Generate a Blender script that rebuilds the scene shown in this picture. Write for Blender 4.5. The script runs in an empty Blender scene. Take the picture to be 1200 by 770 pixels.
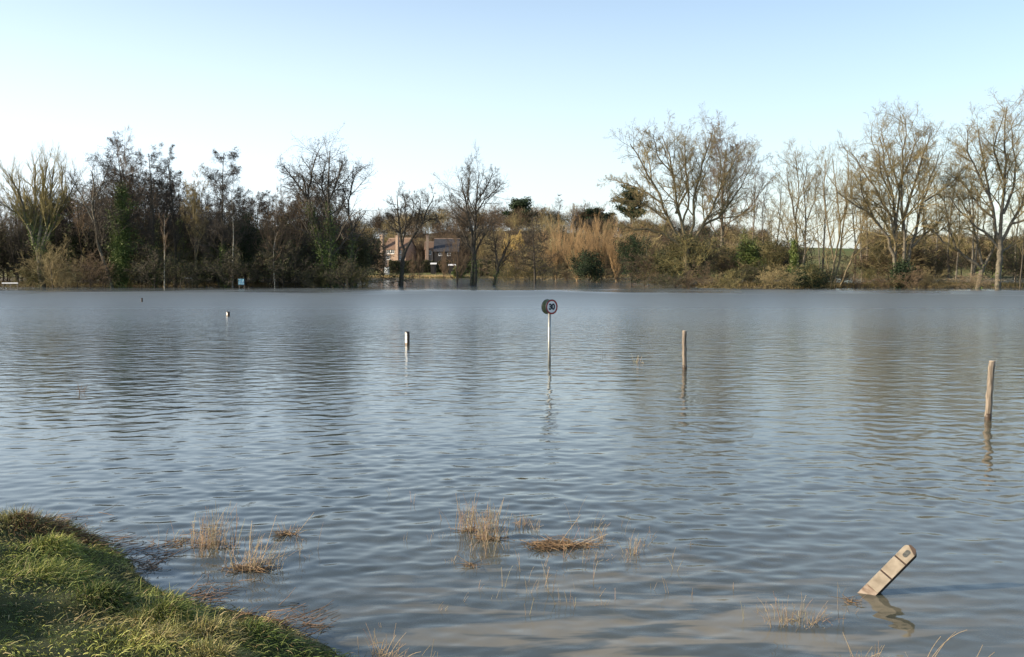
import bpy, math, random
import numpy as np
from mathutils import Vector, Matrix, Euler
rng = np.random.default_rng(7)
random.seed(7)
R = math.radians
SC = bpy.context.scene
COL = SC.collection

# ------------------------------------------------------------------ camera
CAM_H = 3.0
PITCH = 3.48
cam = bpy.data.cameras.new('camera'); cam.lens = 35.0; cam.sensor_width = 36.0
cam.clip_start = 0.1; cam.clip_end = 5000
cam_o = bpy.data.objects.new('camera', cam); COL.objects.link(cam_o)
cam_o.location = (0, 0, CAM_H); cam_o.rotation_euler = (R(90 - PITCH), 0, 0)
SC.camera = cam_o
# ------------------------------------------------------------------ light
SUN_EL, SUN_AZ = 20.0, -100.0          # azimuth clockwise from +Y (the view direction)
world = bpy.data.worlds.new('World'); SC.world = world; world.use_nodes = True
wn = world.node_tree.nodes; wl = world.node_tree.links
bg = wn['Background']
sky = wn.new('ShaderNodeTexSky'); sky.sky_type = 'NISHITA'; sky.sun_disc = False
sky.sun_elevation = R(SUN_EL); sky.sun_rotation = R(SUN_AZ)
sky.altitude = 0; sky.air_density = 1.0; sky.dust_density = 1.4; sky.ozone_density = 1.3
# pale winter haze low in the sky, thickest towards the sun
_tc = wn.new('ShaderNodeTexCoord'); _sp = wn.new('ShaderNodeSeparateXYZ'); wl.new(_tc.outputs['Generated'], _sp.inputs[0])
_mr = wn.new('ShaderNodeMapRange'); _mr.interpolation_type = 'SMOOTHERSTEP'
_mr.inputs['From Min'].default_value = -0.02; _mr.inputs['From Max'].default_value = 0.40; _mr.inputs['To Min'].default_value = 0.62; _mr.inputs['To Max'].default_value = 0.06
wl.new(_sp.outputs['Z'], _mr.inputs['Value'])
_mx = wn.new('ShaderNodeMix'); _mx.data_type = 'RGBA'; _mx.inputs['B'].default_value = (5.2, 5.95, 6.8, 1)
_az = wn.new('ShaderNodeMapRange'); _az.interpolation_type = 'SMOOTHSTEP'; _az.inputs['From Min'].default_value = 0.55; _az.inputs['From Max'].default_value = -0.45
_az.inputs['To Min'].default_value = 0.38; _az.inputs['To Max'].default_value = 1.1; wl.new(_sp.outputs['X'], _az.inputs['Value'])
_mu = wn.new('ShaderNodeMath'); _mu.operation = 'MULTIPLY'; wl.new(_mr.outputs[0], _mu.inputs[0]); wl.new(_az.outputs[0], _mu.inputs[1])
wl.new(_mu.outputs[0], _mx.inputs['Factor']); wl.new(sky.outputs[0], _mx.inputs['A']); wl.new(_mx.outputs['Result'], bg.inputs[0]); bg.inputs[1].default_value = 0.125
sun = bpy.data.lights.new('sun', 'SUN'); sun.energy = 4.2; sun.angle = R(0.6); sun.color = (1.0, 0.83, 0.62)
sun_o = bpy.data.objects.new('sun', sun); COL.objects.link(sun_o)
sd = Vector((math.sin(R(SUN_AZ)) * math.cos(R(SUN_EL)), math.cos(R(SUN_AZ)) * math.cos(R(SUN_EL)), math.sin(R(SUN_EL))))
sun_o.rotation_euler = (-sd).to_track_quat('-Z', 'Y').to_euler()
SC.view_settings.view_transform = 'Standard'; SC.view_settings.look = 'None'
SC.view_settings.exposure = 0.95; SC.view_settings.gamma = 1.0
SC.render.engine = 'CYCLES'
SC.cycles.max_bounces = 6; SC.cycles.diffuse_bounces = 2; SC.cycles.glossy_bounces = 3
SC.cycles.transparent_max_bounces = 8; SC.cycles.volume_bounces = 0
SC.cycles.use_denoising = True; SC.cycles.denoiser = 'OPENIMAGEDENOISE'; SC.cycles.denoising_input_passes = 'RGB_ALBEDO_NORMAL'; SC.cycles.denoising_prefilter = 'ACCURATE'; SC.cycles.sample_clamp_indirect = 4.0
SC.cycles.caustics_reflective = False; SC.cycles.caustics_refractive = False

# ------------------------------------------------------------------ helpers
F = 1167.0
_c, _s = math.cos(R(PITCH)), math.sin(R(PITCH))
def ray(px, py):
    a, u = (px - 600) / F, (385 - py) / F
    return np.array([a, _c + u * _s, -_s + u * _c])
def at(px, py, D):                      # point at world depth Y = D seen at photo pixel px, py
    d = ray(px, py); d = d * (D / d[1]); return np.array([d[0], d[1], CAM_H + d[2]])
def onwater(px, py, z=0.0):
    d = ray(px, py); k = (z - CAM_H) / d[2]; return np.array([d[0] * k, d[1] * k, z])

def tag(o, label=None, cat=None, group=None, kind=None):
    if label: o['label'] = label
    if cat: o['category'] = cat
    if group: o['group'] = group
    if kind: o['kind'] = kind
    return o
def empty(name, loc, rz=0):
    o = bpy.data.objects.new(name, None); COL.objects.link(o); o.location = loc; o.rotation_euler = (0, 0, rz)
    o.empty_display_size = 0.2
    return o
def link(name, me, parent=None):
    o = bpy.data.objects.new(name, me); COL.objects.link(o)
    if parent: o.parent = parent
    return o
def copy_tree(o, parent=None):
    c = o.copy(); COL.objects.link(c); c.parent = parent
    for ch in list(o.children): copy_tree(ch, c)
    return c
def npmesh(name, V, faces, mat, smooth=False, cols=None):
    """V (n,3); faces: list of (m,k) int arrays"""
    me = bpy.data.meshes.new(name)
    V = np.asarray(V, dtype=np.float32)
    faces = [np.asarray(f, dtype=np.int32) for f in faces if len(f)]
    loops = np.concatenate([f.ravel() for f in faces])
    tot = np.concatenate([np.full(len(f), f.shape[1], dtype=np.int32) for f in faces])
    st = np.concatenate([[0], np.cumsum(tot)[:-1]]).astype(np.int32)
    me.vertices.add(len(V)); me.vertices.foreach_set('co', V.ravel())
    me.loops.add(len(loops)); me.loops.foreach_set('vertex_index', loops)
    me.polygons.add(len(tot)); me.polygons.foreach_set('loop_start', st); me.polygons.foreach_set('loop_total', tot)
    if smooth: me.polygons.foreach_set('use_smooth', np.ones(len(tot), dtype=bool))
    me.update(calc_edges=True)
    if cols is not None:
        a = me.color_attributes.new('tint', 'FLOAT_COLOR', 'POINT')
        c4 = np.ones((len(V), 4), dtype=np.float32); c4[:, :3] = cols; a.data.foreach_set('color', c4.ravel())
    if mat: me.materials.append(mat)
    return me
class MB:
    def __init__(s): s.v = []; s.f = []; s.n = 0
    def add(s, V, Fs):
        s.v.append(np.asarray(V, float)); s.f += [[i + s.n for i in f] for f in Fs]; s.n += len(V); return s
    def box(s, c, d, rot=None):
        x, y, z = [k / 2 for k in d]
        V = np.array([(-x,-y,-z),(x,-y,-z),(x,y,-z),(-x,y,-z),(-x,-y,z),(x,-y,z),(x,y,z),(-x,y,z)])
        if rot is not None: V = V @ np.array(rot.to_matrix()).T
        return s.add(V + np.array(c), [(0,3,2,1),(4,5,6,7),(0,1,5,4),(1,2,6,5),(2,3,7,6),(3,0,4,7)])
    def tube(s, P, r, k=12, cap=True, wob=0.0):
        P = np.asarray(P, float); n = len(P); r = np.broadcast_to(r, n)
        T = np.gradient(P, axis=0); T /= np.linalg.norm(T, axis=1)[:, None]
        ref = np.array([1., 0, 0]) if abs(T[0][0]) < 0.8 else np.array([0., 1, 0])
        V = []
        for i in range(n):
            u = np.cross(T[i], ref); u /= np.linalg.norm(u); w = np.cross(T[i], u)
            for j in range(k):
                a = 2 * math.pi * j / k; q = r[i] * (1 + wob * rng.normal())
                V.append(P[i] + q * (math.cos(a) * u + math.sin(a) * w))
        Fs = [(i*k+j, i*k+(j+1) % k, (i+1)*k+(j+1) % k, (i+1)*k+j) for i in range(n-1) for j in range(k)]
        if cap: Fs += [tuple(range(k))[::-1], tuple(range((n-1)*k, n*k))]
        return s.add(V, Fs)
    def prism(s, pts, y0, y1):          # pts in xz, extruded along y
        n = len(pts); V = [(x, y0, z) for x, z in pts] + [(x, y1, z) for x, z in pts]
        return s.add(V, [tuple(range(n)), tuple(range(n, 2*n))[::-1]] + [(i, i+n, (i+1) % n + n, (i+1) % n) for i in range(n)])
    def build(s, name, mat, parent=None, smooth=False, bevel=0):
        me = bpy.data.meshes.new(name); me.from_pydata(np.concatenate(s.v).tolist(), [], s.f); me.update()
        if smooth: me.polygons.foreach_set('use_smooth', [True] * len(me.polygons))
        me.materials.append(mat); o = link(name, me, parent)
        if bevel:
            b = o.modifiers.new('bevel', 'BEVEL'); b.width = bevel; b.segments = 2; b.limit_method = 'ANGLE'
        return o

# ------------------------------------------------------------------ materials
def mat(name, c1, c2=None, scale=8.0, rough=0.85, spec=0.3, metal=0.0, bump=0.0, detail=6, objrand=0.0, tint=False, stretch=None, sss=0.0):
    m = bpy.data.materials.new(name); m.use_nodes = True
    n, l = m.node_tree.nodes, m.node_tree.links; b = n['Principled BSDF']
    b.inputs['Roughness'].default_value = rough; b.inputs['Specular IOR Level'].default_value = spec
    b.inputs['Metallic'].default_value = metal
    tc = n.new('ShaderNodeTexCoord'); mp = n.new('ShaderNodeMapping'); l.new(tc.outputs['Object'], mp.inputs[0])
    if stretch: mp.inputs['Scale'].default_value = stretch
    nz = n.new('ShaderNodeTexNoise'); nz.inputs['Scale'].default_value = scale; nz.inputs['Detail'].default_value = detail
    l.new(mp.outputs[0], nz.inputs['Vector'])
    rp = n.new('ShaderNodeValToRGB'); rp.color_ramp.elements[0].position = 0.35; rp.color_ramp.elements[1].position = 0.65
    rp.color_ramp.elements[0].color = (*c1, 1); rp.color_ramp.elements[1].color = (*(c2 or c1), 1)
    l.new(nz.outputs['Fac'], rp.inputs[0]); out = rp.outputs[0]
    if tint:
        at_ = n.new('ShaderNodeAttribute'); at_.attribute_name = 'tint'
        mx = n.new('ShaderNodeMix'); mx.data_type = 'RGBA'; mx.blend_type = 'MULTIPLY'; mx.inputs['Factor'].default_value = 1
        l.new(out, mx.inputs['A']); l.new(at_.outputs['Color'], mx.inputs['B']); out = mx.outputs['Result']
    if objrand:
        oi = n.new('ShaderNodeObjectInfo'); mr = n.new('ShaderNodeMapRange')
        mr.inputs['To Min'].default_value = 1 - objrand; mr.inputs['To Max'].default_value = 1 + objrand
        l.new(oi.outputs['Random'], mr.inputs['Value'])
        hs = n.new('ShaderNodeHueSaturation'); l.new(mr.outputs[0], hs.inputs['Value']); l.new(out, hs.inputs['Color']); out = hs.outputs[0]
    l.new(out, b.inputs['Base Color'])
    if bump:
        bp = n.new('ShaderNodeBump'); bp.inputs['Strength'].default_value = bump; bp.inputs['Distance'].default_value = 0.02
        l.new(nz.outputs['Fac'], bp.inputs['Height']); l.new(bp.outputs[0], b.inputs['Normal'])
    return m
M = {}
M['bark_dark'] = mat('bark_dark', (0.050, 0.042, 0.032), (0.085, 0.075, 0.055), 3)
M['bark_tan'] = mat('bark_tan', (0.15, 0.12, 0.07), (0.24, 0.20, 0.12), 2)
M['bark_grey'] = mat('bark_grey', (0.10, 0.09, 0.07), (0.17, 0.15, 0.11), 2)
M['bark_birch'] = mat('bark_birch', (0.30, 0.28, 0.22), (0.50, 0.48, 0.40), 2)
M['twig_dark'] = mat('twig_dark', (0.055, 0.048, 0.038), (0.088, 0.076, 0.056), 0.6, objrand=0.2)
M['twig_brown'] = mat('twig_brown', (0.12, 0.085, 0.055), (0.18, 0.13, 0.08), 0.5, objrand=0.2)
M['twig_tan'] = mat('twig_tan', (0.21, 0.165, 0.085), (0.30, 0.25, 0.12), 0.4, objrand=0.15)
M['twig_gold'] = mat('twig_gold', (0.30, 0.20, 0.10), (0.38, 0.26, 0.13), 0.4, objrand=0.1)
M['twig_yellow'] = mat('twig_yellow', (0.42, 0.30, 0.10), (0.48, 0.36, 0.14), 0.4)
M['twig_olive'] = mat('twig_olive', (0.15, 0.13, 0.05), (0.21, 0.18, 0.08), 0.4, objrand=0.15)
M['ivy'] = mat('ivy', (0.055, 0.085, 0.018), (0.15, 0.20, 0.045), 0.8, rough=0.55, spec=0.4)
M['evergreen'] = mat('evergreen', (0.018, 0.035, 0.016), (0.035, 0.055, 0.022), 0.5)
M['bramble'] = mat('bramble', (0.035, 0.050, 0.018), (0.085, 0.080, 0.035), 0.7, objrand=0.25)
M['twig_pale'] = mat('twig_pale', (0.26, 0.20, 0.12), (0.34, 0.26, 0.16), 0.5)
M['catkin'] = mat('catkin', (0.048, 0.040, 0.034), (0.07, 0.058, 0.048), 1.0)

# ------------------------------------------------------------------ terrain
SX = np.array([-60., -20, -6.6, -4.4, -2.9, -1.5, 0, 3, 20, 60])
SY = np.array([40., 21, 11.9, 10.3, 8.8, 7.7, 6.7, 5.6, 2.0, -8])
_g = np.random.default_rng(3)
_NW = [( _g.uniform(0, 2*math.pi), _g.uniform(0.6, 3.6), _g.uniform(0, 6.28)) for _ in range(26)]
def lump(x, y):
    r = 0
    for a, k, p in _NW: r = r + np.sin((x * math.cos(a) + y * math.sin(a)) * k * 1.6 + p) / (k + 0.6)
    return r * 0.22
_TU = [(_g.uniform(-10, 1.5), _g.uniform(3, 14), _g.uniform(.16, .42), _g.uniform(.03, .11)) for _ in range(200)]
_TU = [q for q in _TU if np.interp(q[0], SX, SY) - q[1] > .55]
_TU += [(-3.22, 9.35, .22, .22), (-1.95, 8.35, .22, .18), (-5.0, 10.0, .5, .2), (-5.4, 11.2, .4, .16)]
def tussock(x, y):
    r = np.zeros(np.broadcast(x, y).shape)
    for a, b, q, h in _TU: r = np.maximum(r, h * np.exp(-((x - a) ** 2 + (y - b) ** 2) / (q * q)))
    return r
def smooth(e0, e1, v):
    t = np.clip((v - e0) / (e1 - e0), 0, 1); return t * t * (3 - 2 * t)
def height(x, y):
    x = np.asarray(x, float); y = np.asarray(y, float)
    s = (np.interp(x, SX, SY) - y) * 0.78                     # metres inside the near bank
    s = s + 0.22 * lump(x * 0.9, y * 0.9) + .09 * lump(x * 3.1, y * 3.1)
    near = np.where(s > 0, np.minimum(0.10 * smooth(0, .25, s) + 0.19 * s, 1.5), np.maximum(0.35 * s, -0.9))
    near = near + np.where(s > -.1, tussock(x, y) * smooth(-.1, .25, s), 0) + np.where(s > 0.05, 0.085 * lump(x * 1.9 + 5, y * 1.9) * smooth(0.05, 0.6, s), 0)
    w = 0.1 * np.sin(x * 0.21) + 0.08 * np.sin(y * 0.33 + x * 0.11)
    left = smooth(-26, -32, x) * smooth(154, 162, y + 2 * np.sin(x * .15))
    right = smooth(20, 34, x) * smooth(144, 150, y + 1.5 * np.sin(x * .2)) * (1 - smooth(182, 190, y) * smooth(60, 75, x) * (1 - smooth(285, 300, y)))
    field = smooth(292, 300, y)
    land = np.maximum(np.maximum(left, right), field)
    far = -0.9 + land * 1.15 + w * land
    far = far + smooth(300, 345, y) * 2.4 + smooth(340, 460, y) * (5.5 + 12 * np.exp(-((x + 5) / 95.) ** 2) + 3 * np.exp(-((x - 150) / 60.) ** 2)) + smooth(560, 900, y) * 1
    return np.where(y < 60, near, far)

gx = np.concatenate([-np.geomspace(900, 10, 90), np.arange(-9.9, 4, 0.06), np.geomspace(4.1, 900, 110)])
gy = np.concatenate([np.arange(-30, 2.5, 1.5), np.arange(2.5, 13.5, 0.06), np.arange(14, 140, 6), np.arange(140, 200, 1.5), np.arange(202, 290, 6), np.arange(290, 350, 2), np.geomspace(352, 1000, 50)])
X, Y = np.meshgrid(gx, gy); Z = height(X, Y)
ny, nx = X.shape
I = np.arange(ny * nx).reshape(ny, nx)
Fq = np.stack([I[:-1, :-1], I[:-1, 1:], I[1:, 1:], I[1:, :-1]], -1).reshape(-1, 4)
def ground_mat():
    m = bpy.data.materials.new('ground'); m.use_nodes = True
    n, l = m.node_tree.nodes, m.node_tree.links; b = n['Principled BSDF']; b.inputs['Roughness'].default_value = 0.95
    b.inputs['Specular IOR Level'].default_value = 0.15
    g = n.new('ShaderNodeNewGeometry'); sp = n.new('ShaderNodeSeparateXYZ'); l.new(g.outputs['Position'], sp.inputs[0])
    nz = n.new('ShaderNodeTexNoise'); nz.inputs['Scale'].default_value = 2.2; nz.inputs['Detail'].default_value = 8; l.new(g.outputs['Position'], nz.inputs['Vector'])
    r1 = n.new('ShaderNodeValToRGB'); e = r1.color_ramp.elements
    e[0].position = .35; e[0].color = (.020, .030, .010, 1); e[1].position = .7; e[1].color = (.055, .060, .020, 1)
    l.new(nz.outputs['Fac'], r1.inputs[0])
    n2 = n.new('ShaderNodeTexNoise'); n2.inputs['Scale'].default_value = .02; n2.inputs['Detail'].default_value = 6; l.new(g.outputs['Position'], n2.inputs['Vector'])
    r2 = n.new('ShaderNodeValToRGB'); e = r2.color_ramp.elements
    e[0].position = .38; e[0].color = (.085, .115, .035, 1); e[1].position = .6; e[1].color = (.15, .13, .055, 1)
    l.new(n2.outputs['Fac'], r2.inputs[0])
    r3 = n.new('ShaderNodeValToRGB'); e = r3.color_ramp.elements; e[0].position = .35; e[0].color = (.075, .060, .035, 1); e[1].position = .65; e[1].color = (.12, .095, .055, 1)
    l.new(nz.outputs['Fac'], r3.inputs[0]); mX = n.new('ShaderNodeMapRange'); mX.inputs['From Min'].default_value = 85; mX.inputs['From Max'].default_value = 105; l.new(sp.outputs['X'], mX.inputs['Value'])
    mY = n.new('ShaderNodeMapRange'); mY.inputs['From Min'].default_value = 335; mY.inputs['From Max'].default_value = 342; mY.inputs['To Min'].default_value = 1; mY.inputs['To Max'].default_value = 0; l.new(sp.outputs['Y'], mY.inputs['Value'])
    mZ = n.new('ShaderNodeMapRange'); mZ.inputs['From Min'].default_value = 285; mZ.inputs['From Max'].default_value = 292; l.new(sp.outputs['Y'], mZ.inputs['Value'])
    mM = n.new('ShaderNodeMath'); mM.operation = 'MULTIPLY'; l.new(mY.outputs[0], mM.inputs[0]); l.new(mZ.outputs[0], mM.inputs[1])
    mA = n.new('ShaderNodeMath'); mA.operation = 'MAXIMUM'; l.new(mX.outputs[0], mA.inputs[0]); l.new(mM.outputs[0], mA.inputs[1])
    mG = n.new('ShaderNodeMix'); mG.data_type = 'RGBA'; l.new(mA.outputs[0], mG.inputs['Factor']); l.new(r3.outputs[0], mG.inputs['A']); l.new(r2.outputs[0], mG.inputs['B'])
    mr = n.new('ShaderNodeMapRange'); mr.inputs['From Min'].default_value = 60; mr.inputs['From Max'].default_value = 120; l.new(sp.outputs['Y'], mr.inputs['Value'])
    mx = n.new('ShaderNodeMix'); mx.data_type = 'RGBA'; l.new(mr.outputs[0], mx.inputs['Factor']); l.new(r1.outputs[0], mx.inputs['A']); l.new(mG.outputs['Result'], mx.inputs['B'])
    l.new(mx.outputs['Result'], b.inputs['Base Color'])
    return m
o = link('ground', npmesh('ground', np.stack([X.ravel(), Y.ravel(), Z.ravel()], 1), [Fq], ground_mat(), True)); tag(o, kind='structure')

# ------------------------------------------------------------------ water
def water_mat():
    m = bpy.data.materials.new('flood_water'); m.use_nodes = True
    n, l = m.node_tree.nodes, m.node_tree.links; b = n['Principled BSDF']
    b.inputs['IOR'].default_value = 1.38; b.inputs['Roughness'].default_value = 0.03
    b.inputs['Specular IOR Level'].default_value = 0.5
    g = n.new('ShaderNodeNewGeometry'); sp = n.new('ShaderNodeSeparateXYZ'); l.new(g.outputs['Position'], sp.inputs[0])
    nz = n.new('ShaderNodeTexNoise'); nz.inputs['Scale'].default_value = .35; nz.inputs['Detail'].default_value = 3; l.new(g.outputs['Position'], nz.inputs['Vector'])
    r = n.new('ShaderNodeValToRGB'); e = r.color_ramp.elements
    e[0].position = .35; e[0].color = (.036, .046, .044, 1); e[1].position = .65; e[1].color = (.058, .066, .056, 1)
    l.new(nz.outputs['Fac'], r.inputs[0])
    # tan patches near the bank: light on rippled muddy water painted into its colour
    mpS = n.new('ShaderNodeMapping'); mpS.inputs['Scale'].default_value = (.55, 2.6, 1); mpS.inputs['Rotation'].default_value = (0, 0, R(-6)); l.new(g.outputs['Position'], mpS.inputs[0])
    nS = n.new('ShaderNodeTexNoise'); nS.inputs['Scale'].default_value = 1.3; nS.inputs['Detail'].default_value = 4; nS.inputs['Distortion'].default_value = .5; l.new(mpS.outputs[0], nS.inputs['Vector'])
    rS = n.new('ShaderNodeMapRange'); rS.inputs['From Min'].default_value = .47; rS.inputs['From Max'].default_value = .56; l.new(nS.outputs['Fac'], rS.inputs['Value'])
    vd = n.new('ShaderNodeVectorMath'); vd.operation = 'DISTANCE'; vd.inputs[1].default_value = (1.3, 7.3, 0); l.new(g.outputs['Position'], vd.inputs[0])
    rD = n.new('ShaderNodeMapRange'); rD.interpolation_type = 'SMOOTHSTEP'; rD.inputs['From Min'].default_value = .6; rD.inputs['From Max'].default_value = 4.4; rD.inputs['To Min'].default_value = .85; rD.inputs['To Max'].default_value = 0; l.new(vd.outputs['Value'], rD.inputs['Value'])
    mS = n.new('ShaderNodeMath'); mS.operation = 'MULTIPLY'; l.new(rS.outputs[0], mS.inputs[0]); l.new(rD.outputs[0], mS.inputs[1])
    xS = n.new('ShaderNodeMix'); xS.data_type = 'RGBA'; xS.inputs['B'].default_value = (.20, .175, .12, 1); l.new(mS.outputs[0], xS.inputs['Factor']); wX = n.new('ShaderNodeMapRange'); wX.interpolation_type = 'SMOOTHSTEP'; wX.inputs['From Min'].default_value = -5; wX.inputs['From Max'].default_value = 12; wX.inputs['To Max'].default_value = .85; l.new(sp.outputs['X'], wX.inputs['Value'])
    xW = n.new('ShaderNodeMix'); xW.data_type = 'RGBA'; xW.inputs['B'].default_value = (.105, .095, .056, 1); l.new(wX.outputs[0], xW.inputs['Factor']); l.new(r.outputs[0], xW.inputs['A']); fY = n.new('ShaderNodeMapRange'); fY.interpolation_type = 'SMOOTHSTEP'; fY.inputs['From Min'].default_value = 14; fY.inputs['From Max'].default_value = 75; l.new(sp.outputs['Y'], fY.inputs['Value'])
    xF = n.new('ShaderNodeMix'); xF.data_type = 'RGBA'; xF.inputs['B'].default_value = (.115, .135, .14, 1); l.new(fY.outputs[0], xF.inputs['Factor']); l.new(xW.outputs['Result'], xF.inputs['A']); l.new(xF.outputs['Result'], xS.inputs['A']); l.new(xS.outputs['Result'], b.inputs['Base Color'])  # far water painted paler with distance, standing in for reflected sky
    def noise(scale, sx, sy, det):
        mp = n.new('ShaderNodeMapping'); mp.inputs['Scale'].default_value = (sx, sy, 1); mp.inputs['Rotation'].default_value = (0, 0, R(8)); l.new(g.outputs['Position'], mp.inputs[0])
        t = n.new('ShaderNodeTexNoise'); t.inputs['Scale'].default_value = scale; t.inputs['Detail'].default_value = det; t.inputs['Roughness'].default_value = .55
        l.new(mp.outputs[0], t.inputs['Vector']); return t.outputs['Fac']
    # wind: open water is rippled, the lee of the trees is calm
    calm = n.new('ShaderNodeMapRange'); calm.inputs['From Min'].default_value = 112; calm.inputs['From Max'].default_value = 142
    calm.inputs['To Min'].default_value = 1; calm.inputs['To Max'].default_value = .22
    nC = n.new('ShaderNodeTexNoise'); nC.inputs['Scale'].default_value = .045; nC.inputs['Detail'].default_value = 5; l.new(g.outputs['Position'], nC.inputs['Vector'])
    mC = n.new('ShaderNodeMath'); mC.operation = 'MULTIPLY_ADD'; mC.inputs[1].default_value = 110; l.new(nC.outputs['Fac'], mC.inputs[0]); l.new(sp.outputs['Y'], mC.inputs[2])
    mD = n.new('ShaderNodeMath'); mD.operation = 'SUBTRACT'; mD.inputs[1].default_value = 55; l.new(mC.outputs[0], mD.inputs[0]); l.new(mD.outputs[0], calm.inputs['Value'])
    gust = n.new('ShaderNodeMapRange'); gust.inputs['From Min'].default_value = .35; gust.inputs['From Max'].default_value = .65; gust.inputs['To Min'].default_value = .7; gust.inputs['To Max'].default_value = 1.15
    l.new(noise(.10, .5, 1.2, 3), gust.inputs['Value'])
    mul = n.new('ShaderNodeMath'); mul.operation = 'MULTIPLY'; l.new(calm.outputs[0], mul.inputs[0]); l.new(gust.outputs[0], mul.inputs[1])
    b1 = n.new('ShaderNodeBump'); b1.inputs['Distance'].default_value = .022; l.new(noise(3.0, .85, 1.3, 4), b1.inputs['Height'])
    fd = n.new('ShaderNodeMapRange'); fd.inputs['From Min'].default_value = 8; fd.inputs['From Max'].default_value = 50; fd.inputs['To Min'].default_value = 0.07; fd.inputs['To Max'].default_value = 1
    l.new(sp.outputs['Y'], fd.inputs['Value'])
    m2 = n.new('ShaderNodeMath'); m2.operation = 'MULTIPLY'; l.new(mul.outputs[0], m2.inputs[0]); l.new(fd.outputs[0], m2.inputs[1])
    b2 = n.new('ShaderNodeBump'); b2.inputs['Distance'].default_value = .09; l.new(m2.outputs[0], b2.inputs['Strength']); l.new(m2.outputs[0], b1.inputs['Strength']); l.new(noise(1.2, .85, 1.3, 2), b2.inputs['Height'])
    rg = n.new('ShaderNodeMapRange'); rg.inputs['From Min'].default_value = 22; rg.inputs['From Max'].default_value = 115; rg.inputs['To Min'].default_value = .03; rg.inputs['To Max'].default_value = .46; l.new(sp.outputs['Y'], rg.inputs['Value'])
    rm = n.new('ShaderNodeMath'); rm.operation = 'MULTIPLY'; l.new(rg.outputs[0], rm.inputs[0]); l.new(calm.outputs[0], rm.inputs[1]); l.new(rm.outputs[0], b.inputs['Roughness'])
    l.new(b1.outputs[0], b2.inputs['Normal']); l.new(b2.outputs[0], b.inputs['Normal'])
    return m
def make_water():
    th = np.linspace(R(-56), R(56), 1000); rr = np.concatenate([np.geomspace(3.6, 120, 900), np.geomspace(121, 850, 90)])
    T, RR = np.meshgrid(th, rr); x = RR * np.sin(T); y = RR * np.cos(T)
    step = np.maximum(RR * (th[1] - th[0]), np.gradient(rr)[:, None] * np.ones_like(T))
    z = np.zeros_like(x); g = np.random.default_rng(11)
    amp_mod = 0.78 + 0.34 * np.sin(x * .37 + 1.9 * np.sin(y * .13 + x * .05)) * np.sin(y * .19 + 1.3 * np.sin(x * .11)) + .1 * np.sin(x * 1.1 + y * .6)
    for i in range(130):
        lam = 0.09 * (1.05 / 0.09) ** g.random()
        a = R(90 + 8) + g.normal() * R(36)
        k = 2 * math.pi / lam; am = .0120 / k * (0.5 + g.random()) * (1 if lam < .42 else .42)
        fade = np.clip((lam / step - 2.5) / 3, 0, 1)
        z += am * fade * np.sin(k * (x * math.cos(a) + y * math.sin(a)) + g.uniform(0, 6.28) + 0.6 * np.sin(x * .5 + y * .3))
    z *= amp_mod * (1 - .75 * smooth(130, 150, y)) * (0.50 + .50 * smooth(7.5, 11, y))
    n0, n1 = x.shape; I = np.arange(n0 * n1).reshape(n0, n1)
    Fq = np.stack([I[:-1, :-1], I[1:, :-1], I[1:, 1:], I[:-1, 1:]], -1).reshape(-1, 4)[:, ::-1]
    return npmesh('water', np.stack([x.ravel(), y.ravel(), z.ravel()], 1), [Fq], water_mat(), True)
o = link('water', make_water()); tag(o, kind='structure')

# ------------------------------------------------------------------ branching
def segs_of(nodes, rad):
    return nodes[:, :-1].reshape(-1, 3), nodes[:, 1:].reshape(-1, 3), rad[:, :-1].ravel(), rad[:, 1:].ravel()
def nrm(v): return v / np.maximum(np.linalg.norm(v, axis=-1, keepdims=True), 1e-9)
def grow(start, d, L, r0, M_, wander, trop, taper=0.4, g=rng):
    N = len(start); nodes = np.zeros((N, M_ + 1, 3)); nodes[:, 0] = start; rad = r0[:, None] * np.linspace(1, taper, M_ + 1)[None]
    d = nrm(d)
    for i in range(M_):
        d = nrm(d + g.normal(0, wander, (N, 3)) + np.array([0, 0, trop]))
        nodes[:, i + 1] = nodes[:, i] + d * (L / M_)[:, None]
    return nodes, rad
def sprout(nodes, rad, L, nc, t0, t1, ang, asd, ratio, rr, rmin, tfall=0.5, g=rng):
    N, Mp, _ = nodes.shape; Mm = Mp - 1
    t = t0 + (t1 - t0) * (np.arange(nc)[None] + g.random((N, nc))) / nc
    f = np.clip(t * Mm, 0, Mm - 1e-4); i = f.astype(int); fr = f - i; ar = np.arange(N)[:, None]
    a, b = nodes[ar, i], nodes[ar, i + 1]; pos = a + (b - a) * fr[..., None]; tan = nrm(b - a)
    ra = rad[ar, i] * (1 - fr) + rad[ar, i + 1] * fr
    up = nrm(np.cross(tan, nrm(g.normal(0, 1, 3) + np.array([.3, .2, .1])))); vp = np.cross(tan, up)
    az = np.arange(nc)[None] * 2.4 + g.random((N, 1)) * 6.28 + g.normal(0, .5, (N, nc))
    an = np.radians(ang + g.normal(0, asd, (N, nc)))
    d = np.cos(an)[..., None] * tan + np.sin(an)[..., None] * (np.cos(az)[..., None] * up + np.sin(az)[..., None] * vp)
    l = L[:, None] * ratio * (1 - tfall * (t - t0) / max(t1 - t0, 1e-3)) * g.uniform(.65, 1.3, (N, nc))
    r = np.maximum(ra * rr * g.uniform(.8, 1.1, (N, nc)), rmin)
    return pos.reshape(-1, 3), d.reshape(-1, 3), l.ravel(), r.ravel()
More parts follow.
